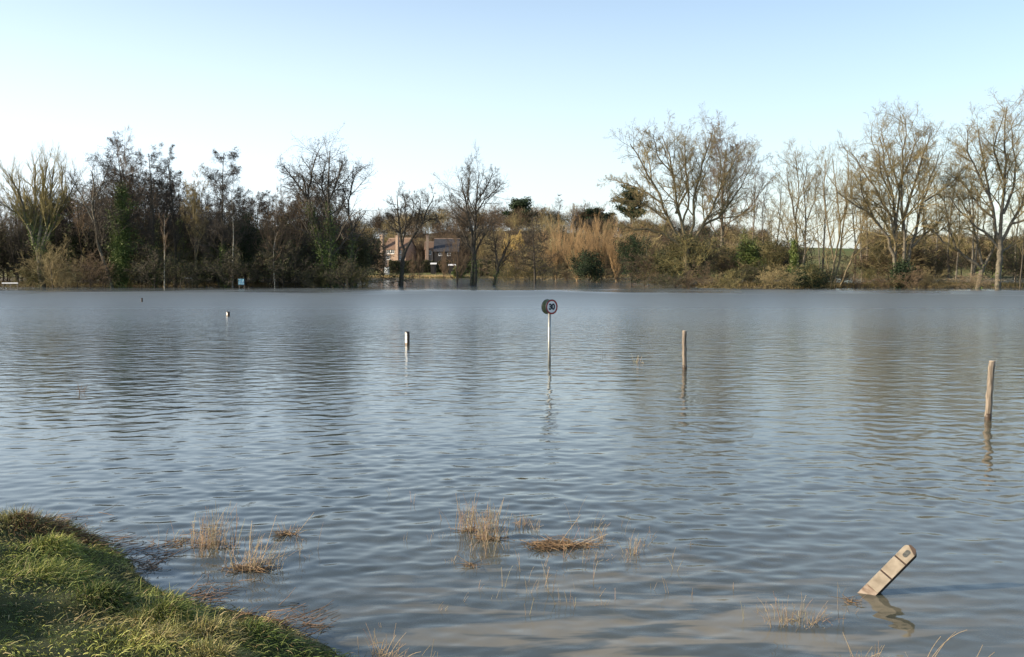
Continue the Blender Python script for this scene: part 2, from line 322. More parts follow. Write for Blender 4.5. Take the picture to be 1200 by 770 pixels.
def seg_mesh(name, segs, mat_, k=3):
    A, B, ra, rb = [np.concatenate(q) for q in zip(*segs)]
    n = len(A); T = nrm(B - A); ref = np.where(np.abs(T[:, :1]) < .8, np.array([[1., 0, 0]]), np.array([[0, 1., 0]]))
    u = nrm(np.cross(T, ref)); w = np.cross(T, u); a = np.arange(k) * 2 * math.pi / k
    ring = np.cos(a)[None, :, None] * u[:, None] + np.sin(a)[None, :, None] * w[:, None]
    ov = T * np.minimum(ra, .3)[:, None] * .25
    V = np.concatenate([(A - ov)[:, None] + ring * ra[:, None, None], (B + ov)[:, None] + ring * rb[:, None, None]], 1).reshape(-1, 3)
    b = np.arange(n)[:, None] * 2 * k; j = np.arange(k)[None]
    Fq = np.stack([b + j, b + (j + 1) % k, b + k + (j + 1) % k, b + k + j], -1).reshape(-1, 4)
    return npmesh(name, V, [Fq], mat_, smooth=k > 3)
def leaf_mesh(name, P, size, mat_, g=rng):
    n = len(P); u = nrm(g.normal(0, 1, (n, 3))); v = nrm(np.cross(u, g.normal(0, 1, (n, 3)))); s = (size * g.uniform(.6, 1.3, n))[:, None]
    V = np.stack([P - u * s, P + v * s * .7, P + u * s, P - v * s * .7], 1).reshape(-1, 3)
    return npmesh(name, V, [np.arange(4 * n).reshape(n, 4)], mat_)

# presets: levels = (children, t0, t1, angle, angle_sd, ratio, radius_ratio, segs, wander, tropism)
PRE = {
 'alder': dict(trunk=(9, .05, .06), r=.013, lv=[(26, .22, .98, 58, 14, .30, .42, 6, .13, .05), (7, .25, 1, 42, 14, .45, .6, 4, .2, .03), (6, .2, 1, 42, 16, .5, .65, 3, .25, .02), (4, .2, 1, 45, 18, .55, .7, 2, .25, .0)], tip=.011, tf=.62, cone=1),
 'ash': dict(trunk=(9, .03, .06), r=.014, lv=[(20, .30, .98, 36, 9, .42, .5, 7, .10, .10), (7, .25, 1, 36, 12, .42, .6, 4, .14, .07), (6, .25, 1, 36, 12, .48, .65, 3, .18, .06), (6, .2, 1, 36, 14, .55, .7, 2, .2, .05), (3, .2, 1, 36, 14, .6, .7, 2, .2, .05)], tip=.0095, tf=.45, cone=0),
 'spread': dict(trunk=(5, .04, .05), r=.02, lv=[(9, .55, 1, 42, 10, 1.35, .55, 9, .14, .05), (8, .2, 1, 40, 12, .42, .55, 5, .17, .05), (8, .2, 1, 38, 14, .45, .62, 4, .2, .04), (6, .15, 1, 40, 16, .52, .7, 3, .22, .03), (4, .15, 1, 38, 16, .6, .75, 2, .2, .03)], tip=.0095, tf=.35, cone=0, tl=.42),
 'fan': dict(trunk=(5, .04, .05), r=.03, lv=[(13, .35, 1, 30, 8, 1.6, .5, 9, .07, .09), (10, .2, 1, 26, 8, .45, .5, 5, .10, .12), (7, .2, 1, 24, 8, .48, .6, 3, .12, .12), (5, .2, 1, 24, 8, .5, .7, 2, .12, .1)], tip=.010, tf=.25, cone=0, tl=.36),
 'thin': dict(trunk=(9, .05, .05), r=.009, lv=[(15, .35, .98, 34, 10, .34, .5, 6, .12, .10), (6, .25, 1, 36, 12, .42, .6, 4, .16, .07), (5, .25, 1, 36, 12, .48, .65, 3, .2, .06), (4, .2, 1, 38, 14, .5, .7, 2, .2, .05)], tip=.010, tf=.5, cone=0),
 'bushy': dict(trunk=(4, .1, .05), r=.012, lv=[(16, .02, .9, 42, 16, 1.2, .6, 7, .16, .06), (7, .15, 1, 36, 14, .45, .6, 4, .2, .05), (6, .2, 1, 38, 14, .5, .65, 3, .22, .04), (4, .2, 1, 40, 16, .5, .7, 2, .25, .03)], tip=.011, tf=.3, cone=0, tl=.42),
 'coppice': dict(trunk=(3, .1, .05), r=.016, lv=[(26, .0, .9, 26, 10, 3.2, .5, 6, .05, .10), (10, .15, 1, 14, 6, .42, .5, 3, .07, .12), (6, .2, 1, 14, 6, .5, .6, 2, .07, .12)], tip=.013, tf=.1, cone=0, tl=.25),
 'conical': dict(trunk=(9, .02, .06), r=.016, lv=[(40, .12, 1, 78, 8, .34, .4, 5, .10, .04), (8, .2, 1, 48, 12, .42, .6, 3, .16, .02), (6, .2, 1, 45, 14, .5, .65, 2, .2, .02)], tip=.014, tf=.85, cone=0),
}
def build_tree_data(preset, H, W=None, guides=None, g=rng, thin=1.0, nscale=1.0):
    """returns dict of segment lists; local coordinates, base at the origin"""
    p = PRE[preset]; tr, br, tw, tips, iv = [], [], [], [], []
    if guides is None:
        tl = H * p.get('tl', 1.0)
        n0, r0 = grow(np.zeros((1, 3)), np.array([[g.normal(0, .04), g.normal(0, .04), 1.]]), np.array([tl]), np.array([H * p['r']]), p['trunk'][0], p['trunk'][1], p['trunk'][2], taper=.35 if p.get('tl', 1) < 1 else .12, g=g)
        lens = np.array([tl]); lv = p['lv']
        sets = [(n0, r0, lens)]; first = 0
    else:
        sets = []; mm = 10; ns, rs, ls = [], [], []
        for G, ra, rb in guides:
            G = np.asarray(G, float); s = np.concatenate([[0], np.cumsum(np.linalg.norm(np.diff(G, axis=0), axis=1))])
            q = np.linspace(0, s[-1], mm + 1); P = np.stack([np.interp(q, s, G[:, i]) for i in range(3)], 1)
            P[1:-1] += g.normal(0, s[-1] * .006, (mm - 1, 3))
            ns.append(P); rs.append(np.linspace(ra, rb, mm + 1)); ls.append(s[-1])
        n0, r0, lens = np.array(ns), np.array(rs), np.array(ls); first = 1; lv = p['lv']
    tr += [segs_of(n0, r0)]; iv.append((n0, r0))
    nodes, rad, L = n0, r0, lens
    for li, (nc, t0, t1, ang, asd, ratio, rr, ms, wa, tp) in enumerate(lv):
        if guides is not None and li == 0: continue
        if guides is not None and li == 1: nc, t0, ratio = int(nc * 1.9), .22, min(ratio, .36)
        nc = max(2, int(round(nc * (nscale if li < 2 else 1))))
        if guides is not None and li == 1 and len(nodes) > 1 and nodes[0, -1, 2] < .45 * H: nodes, rad, L = nodes[1:], rad[1:], L[1:]
        s, d, l, r = sprout(nodes, rad, L, nc, t0, t1, ang, asd, ratio, rr, p['tip'] * thin, tfall=p['tf'] if li == 0 else .4, g=g)
        nodes, rad = grow(s, d, l, r, ms, wa, tp, taper=.45, g=g); rad = np.maximum(rad, p['tip'] * thin * .75); L = l
        (br if li < 2 else tw).append(segs_of(nodes, rad)); tips.append(nodes[:, -1])
        if li == 0: iv.append((nodes, rad))
    tips = np.concatenate(tips[-2:])
    D = dict(tr=tr, br=br, tw=tw, tips=tips, iv=iv)
    if guides is None:
        zs = H / np.percentile(tips[:, 2], 99.3); xs = (W / 2) / max(1e-3, np.percentile(np.hypot(tips[:, 0] - tips[:, 0].mean(), tips[:, 1] - tips[:, 1].mean()), 95)) if W else 1
        S = np.array([xs, xs, zs]); cx = tips[:, :2].mean(0) * xs
        def fx(P):
            Q = P * S; sh = (np.clip(Q[..., 2], 0, None) / H)[..., None] * cx * .9; Q[..., :2] -= sh; return Q
        D['tr'] = [(fx(a), fx(b), c, d) for a, b, c, d in tr]; D['br'] = [(fx(a), fx(b), c, d) for a, b, c, d in br]; D['tw'] = [(fx(a), fx(b), c, d) for a, b, c, d in tw]
        D['tips'] = fx(tips); D['iv'] = [(fx(a), b) for a, b in iv]
    return D
def shear(D, dx, H):
    def fx(P): Q = P.copy(); Q[..., 0] += dx * (np.clip(Q[..., 2], 0, None) / H) ** 1.3; return Q
    for k in ('tr', 'br', 'tw'): D[k] = [(fx(a), fx(b), c, d) for a, b, c, d in D[k]]
    D['tips'] = fx(D['tips']); D['iv'] = [(fx(a), b) for a, b in D['iv']]
    return D
def tree_object(name, label, cat, loc, D, bark, twig, cone=False, ivy=None, group=None, leaves=None, g=rng):
    root = empty(name, loc); tag(root, label, cat, group)
    link('trunk', seg_mesh('trunk', D['tr'], M[bark], 7), root)
    link('crown', seg_mesh('crown', D['br'] + D['tw'], M[twig], 3), root)
    if cone:
        P = D['tips']; P = np.repeat(P, 2, 0) + g.normal(0, .14, (len(P) * 2, 3)) * [1, 1, .6]
        link('catkins', leaf_mesh('catkins', P, .055, M['catkin'], g), root)
    if ivy:                              # (zmax, spread, count, branch share)
        zmax, spread, cnt, share = ivy
        nd = np.concatenate([q[0].reshape(-1, 3) for q in D['iv'][:1]]); P = []
        t = g.random((cnt, 1)); i = g.integers(0, D['iv'][0][0].shape[1] - 1, cnt); j = g.integers(0, D['iv'][0][0].shape[0], cnt)
        a = D['iv'][0][0][j, i]; b = D['iv'][0][0][j, i + 1]; P = a + (b - a) * t
        hh = P[:, 2] / zmax; P += g.normal(0, 1, P.shape) * spread * (1.1 - .6 * np.clip(hh, 0, 1))[:, None] * (.6 + .5 * np.abs(np.sin(P[:, 2:3] * 1.7 + j[:, None])))
        if share and len(D['iv']) > 1:
            c2 = int(cnt * share); n2 = D['iv'][1][0]; j = g.integers(0, n2.shape[0], c2); i = g.integers(0, max(1, n2.shape[1] // 2), c2)
            a = n2[j, i]; b = n2[j, i + 1]; Q = a + (b - a) * g.random((c2, 1)) + g.normal(0, spread * .5, (c2, 3)); P = np.concatenate([P, Q])
        P = P[(P[:, 2] < zmax * g.uniform(.75, 1.05, len(P))) & (P[:, 2] > -.1)]
        if len(P): link('ivy', leaf_mesh('ivy', np.repeat(P, 2, 0) + g.normal(0, .12, (2 * len(P), 3)), .095, M['ivy'], g), root)
    if leaves:
        m_, cnt, size, sp = leaves; P = D['tips'][g.integers(0, len(D['tips']), cnt)] + g.normal(0, sp, (cnt, 3)); P = P[P[:, 2] > .05]
        link('leaves', leaf_mesh('leaves', P, size, M[m_], g), root)
    return root
def tree(label, cat, px, pyb, D, top, x0, x1, preset, bark, twig, name='bare_tree', z=None, cone=None, guides=None, **kw):
    """place by where its foot and crown stand: px base, crown x0..x1, top row, at D metres"""
    zb = at(px, pyb, D)[2] if z is None else z
    zb = max(min(zb, float(height(at(px, pyb, D)[0], D)) + .02), -.3) if z is None else z
    base = at(px, pyb, D); base[2] = zb
    H = at(px, top, D)[2] - zb; W = (x1 - x0) / F * D
    seed = int(px * 7 + top); g = np.random.default_rng(seed)
    thin = kw.pop('thin', 1.0) * D / 155.0; ns = kw.pop('nscale', 1.0)
    G = None
    if guides:
        G = []
        for pts, ra, rb, dy in guides:
            n = len(pts); q = []
            for i, (a, b) in enumerate(pts):
                w = at(a, b, D); f = i / (n - 1); q.append([w[0] - base[0], dy * f * f, w[2] - zb])
            if pts[0][1] >= pyb - 1: q[0][2] = 0.0
            G.append((q, ra, rb))
    data = build_tree_data(preset, H, W, G, g, thin, ns)
    if not guides: data = shear(data, ((x0 + x1) / 2 - px) / F * D, H)
    return tree_object(name, label, cat, base, data, bark, twig, cone=PRE[preset]['cone'] if cone is None else cone, g=g, **kw)

exec_trees = True
# ------------------------------------------------------------------ left wood, trees one can tell apart
tree('broad many-limbed tree with green ivy on its limbs at the far left', 'tree', 50, 332, 156, 179, -8, 92, 'fan', 'bark_grey', 'twig_olive',
     guides=[([(50,332),(47,318),(46,300),(45,285)], .5, .45, 0), ([(46,300),(36,270),(28,235),(18,205)], .34, .08, -2), ([(46,296),(40,262),(38,225),(34,192)], .34, .08, 2),
             ([(46,296),(48,260),(49,222),(52,190)], .38, .08, 1), ([(47,300),(56,270),(60,235),(66,200)], .36, .08, -1), ([(47,292),(58,262),(70,240),(84,210)], .28, .06, 2),
             ([(46,296),(38,262),(22,250),(5,236)], .24, .06, -2), ([(47,300),(66,262),(78,235),(82,196)], .22, .06, -3), ([(46,292),(30,258),(16,232),(2,206)], .22, .06, 3)],
     ivy=(12.5, .42, 7000, 0))
tree('tall dark tree wrapped in thick ivy from the water to its crown', 'tree', 141, 335, 153, 163, 88, 176, 'alder', 'bark_dark', 'twig_dark', ivy=(16, .8, 15000, .4), nscale=1.15)
tree('slim dark trunk leaning left beside the thick ivy-wrapped tree', 'tree', 132, 335, 152, 186, 70, 132, 'alder', 'bark_grey', 'twig_dark',
     guides=[([(132,335),(122,310),(112,280),(108,240),(104,200)], .28, .08, 1), ([(110,262),(98,232),(88,205)], .12, .05, -2), ([(107,240),(118,215),(122,192)], .12, .05, 2)])
tree('tall faint bare tree rising highest behind the ivy-wrapped tree', 'tree', 152, 333, 172, 152, 120, 182, 'ash', 'bark_grey', 'twig_brown')
tree('tall straight dark alder standing behind the slim white-stemmed sapling', 'tree', 181, 335, 155, 170, 150, 212, 'alder', 'bark_dark', 'twig_dark', ivy=(8, .45, 4000, 0))
tree('narrow dark alder with a small tufted top left of the yellowish tree', 'tree', 205, 334, 157, 171, 190, 222, 'alder', 'bark_dark', 'twig_dark', nscale=.8)
tree('slim pale white-stemmed sapling at the edge of the left wood', 'tree', 192.5, 335, 151, 248, 182, 206, 'thin', 'bark_birch', 'twig_brown', nscale=.6)
tree('yellowish-brown slender tree between two dark alders', 'tree', 230, 334, 160, 196, 212, 248, 'ash', 'bark_tan', 'twig_tan')
tree('dark alder with a broad flat layered crown left of the pale birch trunk', 'tree', 264, 335, 154, 177, 234, 300, 'alder', 'bark_dark', 'twig_dark', nscale=1.25, ivy=(7, .4, 3500, 0))
tree('thin birch with a pale straight trunk near the blue sign', 'tree', 272, 335, 153, 214, 256, 292, 'thin', 'bark_birch', 'twig_dark')
tree('dark evergreen low tree behind the blue sign', 'tree', 288, 334, 160, 252, 268, 312, 'bushy', 'bark_dark', 'twig_dark', leaves=('evergreen', 12000, .10, .35))
tree('dense brown tangled tree in the middle of the left wood', 'tree', 325, 335, 156, 212, 296, 362, 'bushy', 'bark_grey', 'twig_brown')
tree('thin pale trunk leaning in the dark brush right of the blue sign', 'tree', 322, 335, 152, 262, 308, 342, 'thin', 'bark_birch', 'twig_brown', nscale=.7)
tree('leaning ivy-covered alder with two stems at the right end of the left wood', 'tree', 384, 335, 154, 172, 330, 412, 'alder', 'bark_dark', 'twig_dark',
     guides=[([(384,335),(378,300),(368,262),(360,232),(352,205)], .36, .06, 1), ([(388,335),(388,290),(385,250),(386,212),(388,178)], .36, .06, -1),
             ([(366,256),(360,225),(366,195),(370,176)], .2, .07, 2), ([(386,235),(396,212),(404,190)], .16, .06, -2), ([(360,232),(346,212),(336,196)], .15, .06, -2), ([(386,248),(376,220),(378,188)], .18, .06, 2)],
     ivy=(13, .7, 17000, .15), nscale=1.5)
tree('crooked ivy-clad trunk with a bent bare top reaching right over the open water', 'tree', 412, 334, 156, 188, 398, 432, 'alder', 'bark_dark', 'twig_dark',
     guides=[([(412,335),(411,300),(410,262),(408,240),(412,214),(414,194)], .28, .05, 0), ([(410,226),(416,206),(428,196)], .12, .05, -1), ([(409,240),(404,226),(398,216)], .1, .05, 1)], ivy=(9.5, .55, 4500, .1), nscale=.8)
tree('dark leafy shrub tree at the right tip of the left wood', 'tree', 425, 334, 160, 278, 410, 437, 'bushy', 'bark_dark', 'twig_dark', leaves=('bramble', 9000, .085, .3))
# ------------------------------------------------------------------ middle
tree('lone bare tree with a forked trunk standing in open water before the houses', 'tree', 470, 334, 168, 213, 452, 514, 'spread', 'bark_dark', 'twig_dark', name='lone_tree',
     guides=[([(470,334),(471,318),(472,304),(474,296)], .42, .34, 0), ([(474,298),(470,280),(467,262),(465,240),(464,230)], .26, .06, 1.5), ([(474,297),(480,284),(488,272),(496,262),(500,246),(507,234),(509,230)], .26, .06, -1),
             ([(472,285),(475,264),(476,240),(474,229)], .16, .05, -2), ([(484,278),(490,258),(492,236),(490,232)], .13, .05, 2), ([(467,262),(458,254),(452,252)], .1, .04, 1), ([(496,262),(504,256),(514,256)], .1, .04, 2), ([(470,276),(482,258),(486,240),(484,234)], .12, .04, -2.5)], ivy=(5.0, .24, 1500, 0), nscale=.7)
tree('tall twin-stemmed bare tree with ivy on its lower trunk right of the dark barn', 'tree', 556, 331, 172, 188, 522, 592, 'ash', 'bark_dark', 'twig_dark', cone=False,
     guides=[([(556,332),(556,300),(557,268),(558,236),(560,218),(562,202)], .38, .05, 0), ([(552,332),(554,300),(552,272),(548,248),(543,226),(540,208)], .3, .05, 1),
             ([(558,250),(568,234),(580,224),(588,216)], .14, .04, -1.5), ([(557,262),(548,240),(550,214),(552,198)], .13, .04, -2), ([(559,236),(572,216),(578,200)], .12, .04, 2), ([(548,250),(534,238),(528,228)], .1, .04, 2)], ivy=(6.5, .45, 3500, 0))
tree('leaning stem with a low brown crown right of the twin-stemmed tree', 'tree', 578, 331, 172, 258, 566, 606, 'bushy', 'bark_dark', 'twig_dark', guides=[([(578,332),(584,312),(592,296),(598,280)], .26, .08, 0), ([(584,312),(580,290),(578,268)], .16, .05, 1)], ivy=(3, .3, 1200, 0))
tree('brown bushy tree left of the twin-stemmed tree beside the barn', 'tree', 536, 329, 190, 262, 512, 556, 'bushy', 'bark_dark', 'twig_brown')
tree('small dark conical bare tree with level branches in front of the yellow willow', 'tree', 627, 328, 196, 246, 602, 652, 'conical', 'bark_dark', 'twig_dark', nscale=1.3, thin=1.3)
def weeping(label, px, pyb, D, top, x0, x1, m_, cat='willow tree'):
    g = np.random.default_rng(int(px)); base = at(px, pyb, D); zb = base[2] = float(height(base[0], D))
    H = at(px, top, D)[2] - zb; W = (x1 - x0) / F * D
    n0, r0 = grow(np.zeros((1, 3)), np.array([[0, 0, 1.]]), np.array([H * .45]), np.array([H * .03]), 5, .04, .05, taper=.6, g=g)
    s, d, l, r = sprout(n0, r0, np.array([H]), 14, .5, 1, 38, 12, .62, .4, .05, g=g); n1, r1 = grow(s, d, l, r, 7, .1, .05, g=g)
    s, d, l, r = sprout(n1, r1, l, 14, .3, 1, 60, 20, .35, .5, .03, g=g); n2, r2 = grow(s, d, l, r, 4, .2, -.1, g=g)
    s, d, l, r = sprout(n2, r2, l, 12, .2, 1, 80, 20, 1.2, .7, .02, g=g); d[:, 2] = -.6; n3, r3 = grow(s, d, np.minimum(l * 1.3, H * .5), r, 4, .05, -.7, g=g); r3 = np.maximum(r3, .02)
    n3[..., 2] = np.maximum(n3[..., 2], .1)
    k = (W / 2) / np.percentile(np.hypot(n3[..., 0], n3[..., 1]), 92); kz = H / n3[..., 2].max(); S = np.array([k, k, kz])
    D_ = dict(tr=[segs_of(n0 * S, r0)], br=[segs_of(n1 * S, r1)], tw=[segs_of(n2 * S, r2), segs_of(n3 * S, r3)], tips=n3[:, -1] * S, iv=[(n0 * S, r0)])
    return tree_object('willow_tree', label, cat, base, D_, 'bark_tan', m_, g=g)
weeping('golden weeping willow behind the small dark conical tree', 604, 325, 262, 268, 585, 622, 'twig_yellow')
# coppice willows with orange shoots
cops = [(652, 327, 236, 270, 636, 672), (676, 328, 228, 262, 656, 700), (700, 328, 234, 258, 682, 722), (722, 328, 226, 264, 704, 744), (664, 326, 262, 252, 644, 690), (705, 326, 266, 250, 680, 735), (742, 328, 240, 262, 722, 766)]
for i, (px, pb, D, tp, a, b) in enumerate(cops):
    tree('orange-brown willow coppice of dense upright shoots between the conical tree and the spreading oak', 'willow', px, pb, D, tp, a, b, 'coppice', 'bark_tan', 'twig_gold', name='coppice_willow', group='orange willow coppice by the far water', thin=1.0)
# ------------------------------------------------------------------ right bank
tree('large spreading bare oak on a pale trunk standing in the water', 'tree', 804, 337, 158, 143, 712, 888, 'spread', 'bark_tan', 'twig_tan', name='oak_tree',
     guides=[([(804,337),(804,318),(804,302),(805,290)], .6, .5, 0), ([(804,292),(794,276),(784,258),(775,238),(764,214),(748,192),(736,172)], .28, .07, -3),
             ([(804,294),(790,282),(772,272),(756,268),(740,270),(726,262)], .26, .06, -2), ([(806,290),(800,262),(792,236),(790,206),(784,176),(778,158)], .28, .06, 2),
             ([(805,288),(812,262),(812,232),(820,202),(828,174),(832,156)], .26, .06, -2), ([(807,286),(824,266),(842,256),(858,236),(872,216),(884,196)], .24, .06, 3),
             ([(806,292),(820,270),(834,240),(848,210),(858,180)], .26, .06, -4), ([(792,250),(806,222),(806,190),(808,164)], .2, .05, 4), ([(775,238),(758,226),(738,216),(718,208)], .16, .05, 2),
             ([(786,262),(766,246),(744,236),(722,238)], .16, .05, -4), ([(800,262),(808,236),(800,200),(796,170)], .18, .05, -5), ([(764,214),(762,190),(756,165)], .12, .05, 3), ([(790,206),(770,184),(762,160)], .12, .05, -3), ([(842,256),(862,254),(880,246)], .12, .05, -2)], nscale=1.0)
tree('tall upright ash with a conical crown behind the right side of the oak', 'tree', 845, 330, 176, 137, 806, 890, 'ash', 'bark_grey', 'twig_brown', nscale=1.25)
tree('slender bare tree just right of the big oak', 'tree', 879, 330, 186, 186, 862, 900, 'thin', 'bark_grey', 'twig_brown')
tree('small round-headed bare tree right of the slender one', 'tree', 893, 330, 182, 214, 878, 912, 'thin', 'bark_grey', 'twig_brown')
tree('upright bare tree with several stems left of the slanting saplings', 'tree', 932, 332, 154, 164, 902, 958, 'ash', 'bark_grey', 'twig_tan',
     guides=[([(934,334),(934,300),(932,262),(926,226),(922,196)], .22, .05, 0), ([(940,334),(944,296),(946,258),(944,220),(948,190)], .2, .05, 1), ([(930,300),(918,270),(910,244)], .11, .04, -1), ([(946,258),(956,232),(960,206)], .1, .04, 1), ([(932,262),(938,228),(936,180)], .12, .04, 2)])
tree('yellow-green ivied stump-like trunk left of the slanting saplings', 'tree', 929, 333, 150, 262, 920, 942, 'thin', 'bark_tan', 'twig_olive', ivy=(7, .4, 3000, .3), nscale=.5)
tree('slanting pale saplings from one root, left of the great multi-stemmed tree', 'tree', 980, 335, 150, 160, 954, 1012, 'thin', 'bark_tan', 'twig_tan',
     guides=[([(974,336),(980,300),(984,262),(980,222),(976,186)], .17, .05, 0), ([(978,336),(976,296),(968,256),(966,216),(970,186)], .15, .05, 1), ([(984,336),(996,306),(1008,276),(1012,240)], .17, .05, -1),
             ([(978,336),(986,296),(992,252),(996,212),(998,176)], .16, .05, 2), ([(976,336),(966,300),(972,270)], .1, .04, -2), ([(984,262),(1000,226),(1006,196)], .1, .04, 3)])
tree('great multi-stemmed bare tree with rounded crown on the right bank', 'tree', 1054, 337, 146, 122, 984, 1122, 'spread', 'bark_grey', 'twig_tan', name='bare_tree',
     guides=[([(1050,338),(1049,316),(1050,292),(1050,262),(1046,230),(1040,196),(1034,160)], .34, .06, 1), ([(1056,338),(1057,312),(1058,288),(1058,256),(1054,216),(1056,176),(1058,140)], .32, .06, -1),
             ([(1060,338),(1064,312),(1068,290),(1076,262),(1084,236),(1096,206),(1108,176)], .3, .06, 2), ([(1048,300),(1040,278),(1026,258),(1012,246),(990,236),(976,226)], .26, .06, -2),
             ([(1050,284),(1044,256),(1032,228),(1018,200),(1006,176)], .24, .06, 3), ([(1058,262),(1066,230),(1074,196),(1080,158)], .24, .06, -3), ([(1068,290),(1084,274),(1100,262),(1116,244)], .2, .05, 1),
             ([(1050,262),(1056,222),(1046,180),(1044,146)], .18, .05, 4), ([(1026,258),(1008,228),(1000,206)], .14, .05, -3), ([(1084,236),(1104,222),(1118,204)], .14, .05, -3), ([(1054,216),(1070,186),(1090,156)], .14, .05, 4), ([(1046,230),(1030,206),(1018,176)], .14, .05, -4)],
     ivy=(4.5, .7, 4000, 0), nscale=1.15)
tree('tall wide bare tree with mossy limbs at the right edge of the photo', 'tree', 1170, 338, 142, 112, 1092, 1236, 'spread', 'bark_grey', 'twig_tan', ivy=(4, .5, 3000, 0),
     guides=[([(1170,339),(1170,316),(1172,296),(1172,280)], .44, .36, 0), ([(1172,284),(1166,256),(1160,222),(1154,186),(1150,150)], .26, .06, 1), ([(1172,282),(1176,250),(1176,210),(1172,168),(1172,128)], .27, .06, -2),
             ([(1173,284),(1186,262),(1200,240),(1212,206),(1222,170)], .25, .06, 2), ([(1171,292),(1156,274),(1138,262),(1122,250),(1106,232)], .2, .06, -2), ([(1160,230),(1144,204),(1130,178),(1122,156)], .2, .05, -3),
             ([(1176,250),(1190,220),(1196,186),(1198,146)], .22, .05, 3), ([(1166,256),(1148,240),(1134,214),(1118,198)], .18, .05, 3), ([(1186,262),(1204,256),(1228,240)], .18, .05, -3), ([(1176,210),(1160,176),(1160,140)], .16, .05, -4), ([(1173,296),(1192,284),(1216,276)], .16, .05, 1), ([(1200,240),(1216,226),(1236,214)], .14, .05, -3)], nscale=1.1)
tree('dark leaning tree whose long mossy limb stretches left over the water', 'tree', 1146, 336, 145, 192, 1080, 1178, 'spread', 'bark_grey', 'twig_olive',
     guides=[([(1146,337),(1149,322),(1152,312)], .42, .36, 0), ([(1151,316),(1136,304),(1120,292),(1104,284),(1088,270),(1076,256)], .26, .06, -2), ([(1152,314),(1160,300),(1168,286),(1170,262)], .24, .06, 1), ([(1120,292),(1112,268),(1104,240),(1098,212)], .16, .05, -2), ([(1152,312),(1146,286),(1140,256),(1138,222)], .22, .05, 1), ([(1140,256),(1126,232),(1118,208)], .12, .05, 2)], ivy=(4, .3, 1500, 0), nscale=.7)
tree('slim tree with a thin trunk beyond the right edge of the big mossy tree', 'tree', 1196, 338, 140, 226, 1180, 1222, 'thin', 'bark_dark', 'twig_tan')
# fill-in trees of the right bank, behind the front row
for i, (px, D, tp, w) in enumerate([(905, 205, 232, 40), (960, 210, 222, 44), (1010, 200, 205, 50), (1030, 215, 215, 44), (1095, 195, 190, 50), (1120, 210, 205, 46), (1140, 190, 176, 44), (1190, 200, 180, 56), (1215, 185, 170, 50), (1240, 160, 150, 70), (906, 176, 190, 50), (962, 180, 172, 56), (1014, 172, 166, 60), (1084, 176, 150, 60), (1112, 170, 158, 66), (1138, 178, 150, 60), (1208, 165, 146, 64), (1000, 185, 190, 50), (760, 205, 238, 44), (868, 210, 236, 40)]):
    tree('thin bare tree seen through the front row on the right bank', 'tree', px, 330, D, tp, px - w / 2, px + w / 2, 'thin', 'bark_grey', 'twig_tan', group='background trees of the right bank', z=-.1)
# evergreens on the rise
def cedar(label, px, pyb, D, top, x0, x1, name='cedar_tree'):
    g = np.random.default_rng(int(px * 3)); base = at(px, pyb, D); base[2] = min(base[2], float(height(base[0], D))); H = at(px, top, D)[2] - base[2]; W = (x1 - x0) / F * D / 2
    n0, r0 = grow(np.zeros((1, 3)), np.array([[0, 0, 1.]]), np.array([H * .93]), np.array([.5]), 6, .02, .05, taper=.4, g=g)
    s, d, l, r = sprout(n0, r0, np.array([W]), 26, .55, 1, 75, 12, 1.0, .4, .08, tfall=.3, g=g); n1, r1 = grow(s, d, l, r, 4, .08, .02, g=g)
    P = n1[:, 1:].reshape(-1, 3); P = np.repeat(P, 90, 0); P = P + g.normal(0, 1, P.shape) * [W * .13, W * .13, H * .022]
    root = empty(name, base); tag(root, label, 'tree'); link('trunk', seg_mesh('trunk', [segs_of(n0, r0), segs_of(n1, r1)], M['bark_dark'], 6), root)
    link('crown', leaf_mesh('crown', P, .32, M['evergreen'], g), root)
cedar('dark flat-topped cedar rising behind the golden willow', 606, 300, 420, 232, 588, 624)
cedar('dark evergreen partly hidden behind the left side of the oak', 738, 300, 400, 216, 720, 758)
cedar('dark evergreen clump on the skyline between the cedar and the oak', 694, 300, 430, 244, 672, 706)
cedar('darker evergreen on the skyline nearest the oak', 708, 300, 440, 248, 698, 722)
tree('small bare tree on the skyline with a crow in its top', 'tree', 652, 300, 420, 228, 640, 664, 'thin', 'bark_dark', 'twig_dark', thin=.8)
for px, tp in ((676, 238), (690, 234), (704, 236), (640, 244)):
    tree('small bare tree standing on the skyline hill', 'tree', px, 300, 430, tp, px - 10, px + 10, 'thin', 'bark_dark', 'twig_brown', group='bare trees on the skyline', thin=.8)
# ------------------------------------------------------------------ bushes along the banks
def bush_proto(g, kind):
    H = 1.0
    if kind == 'brown': return build_tree_data('bushy', 4.2, 5.5, None, g, 1.0)
def make_bush(name, label, cat, px, D, top, w, twig='twig_brown', leaves=None, group=None, z=None):
    g = np.random.default_rng(int(px * 13 + top)); base = at(px, 330, D); base[2] = max(float(height(base[0], D)), -.25) if z is None else z
    H = at(px, top, D)[2] - base[2]; d = build_tree_data('bushy', H, w / F * D, None, g, D / 150 * .95)
    return tree_object(name, label, cat, base, d, 'bark_dark', twig, leaves=leaves, group=group, g=g)
make_bush('leafy_bush', 'dark round bush standing in the water left of the oak trunk', 'bush', 740, 172, 277, 36, 'twig_dark', ('evergreen', 14000, .095, .4))
make_bush('leafy_bush', 'lower dark bush at the water beneath the orange coppice', 'bush', 690, 205, 296, 40, 'twig_dark', ('evergreen', 7000, .13, .4))
make_bush('leafy_bush', 'ivy-dark evergreen bush against the bank right of the oak trunk', 'bush', 877, 158, 275, 34, 'twig_olive', ('ivy', 12000, .09, .4))
make_bush('leafy_bush', 'low dark green bramble at the water under the upright bare trees', 'bush', 948, 146, 312, 56, 'twig_dark', ('evergreen', 12000, .085, .4))
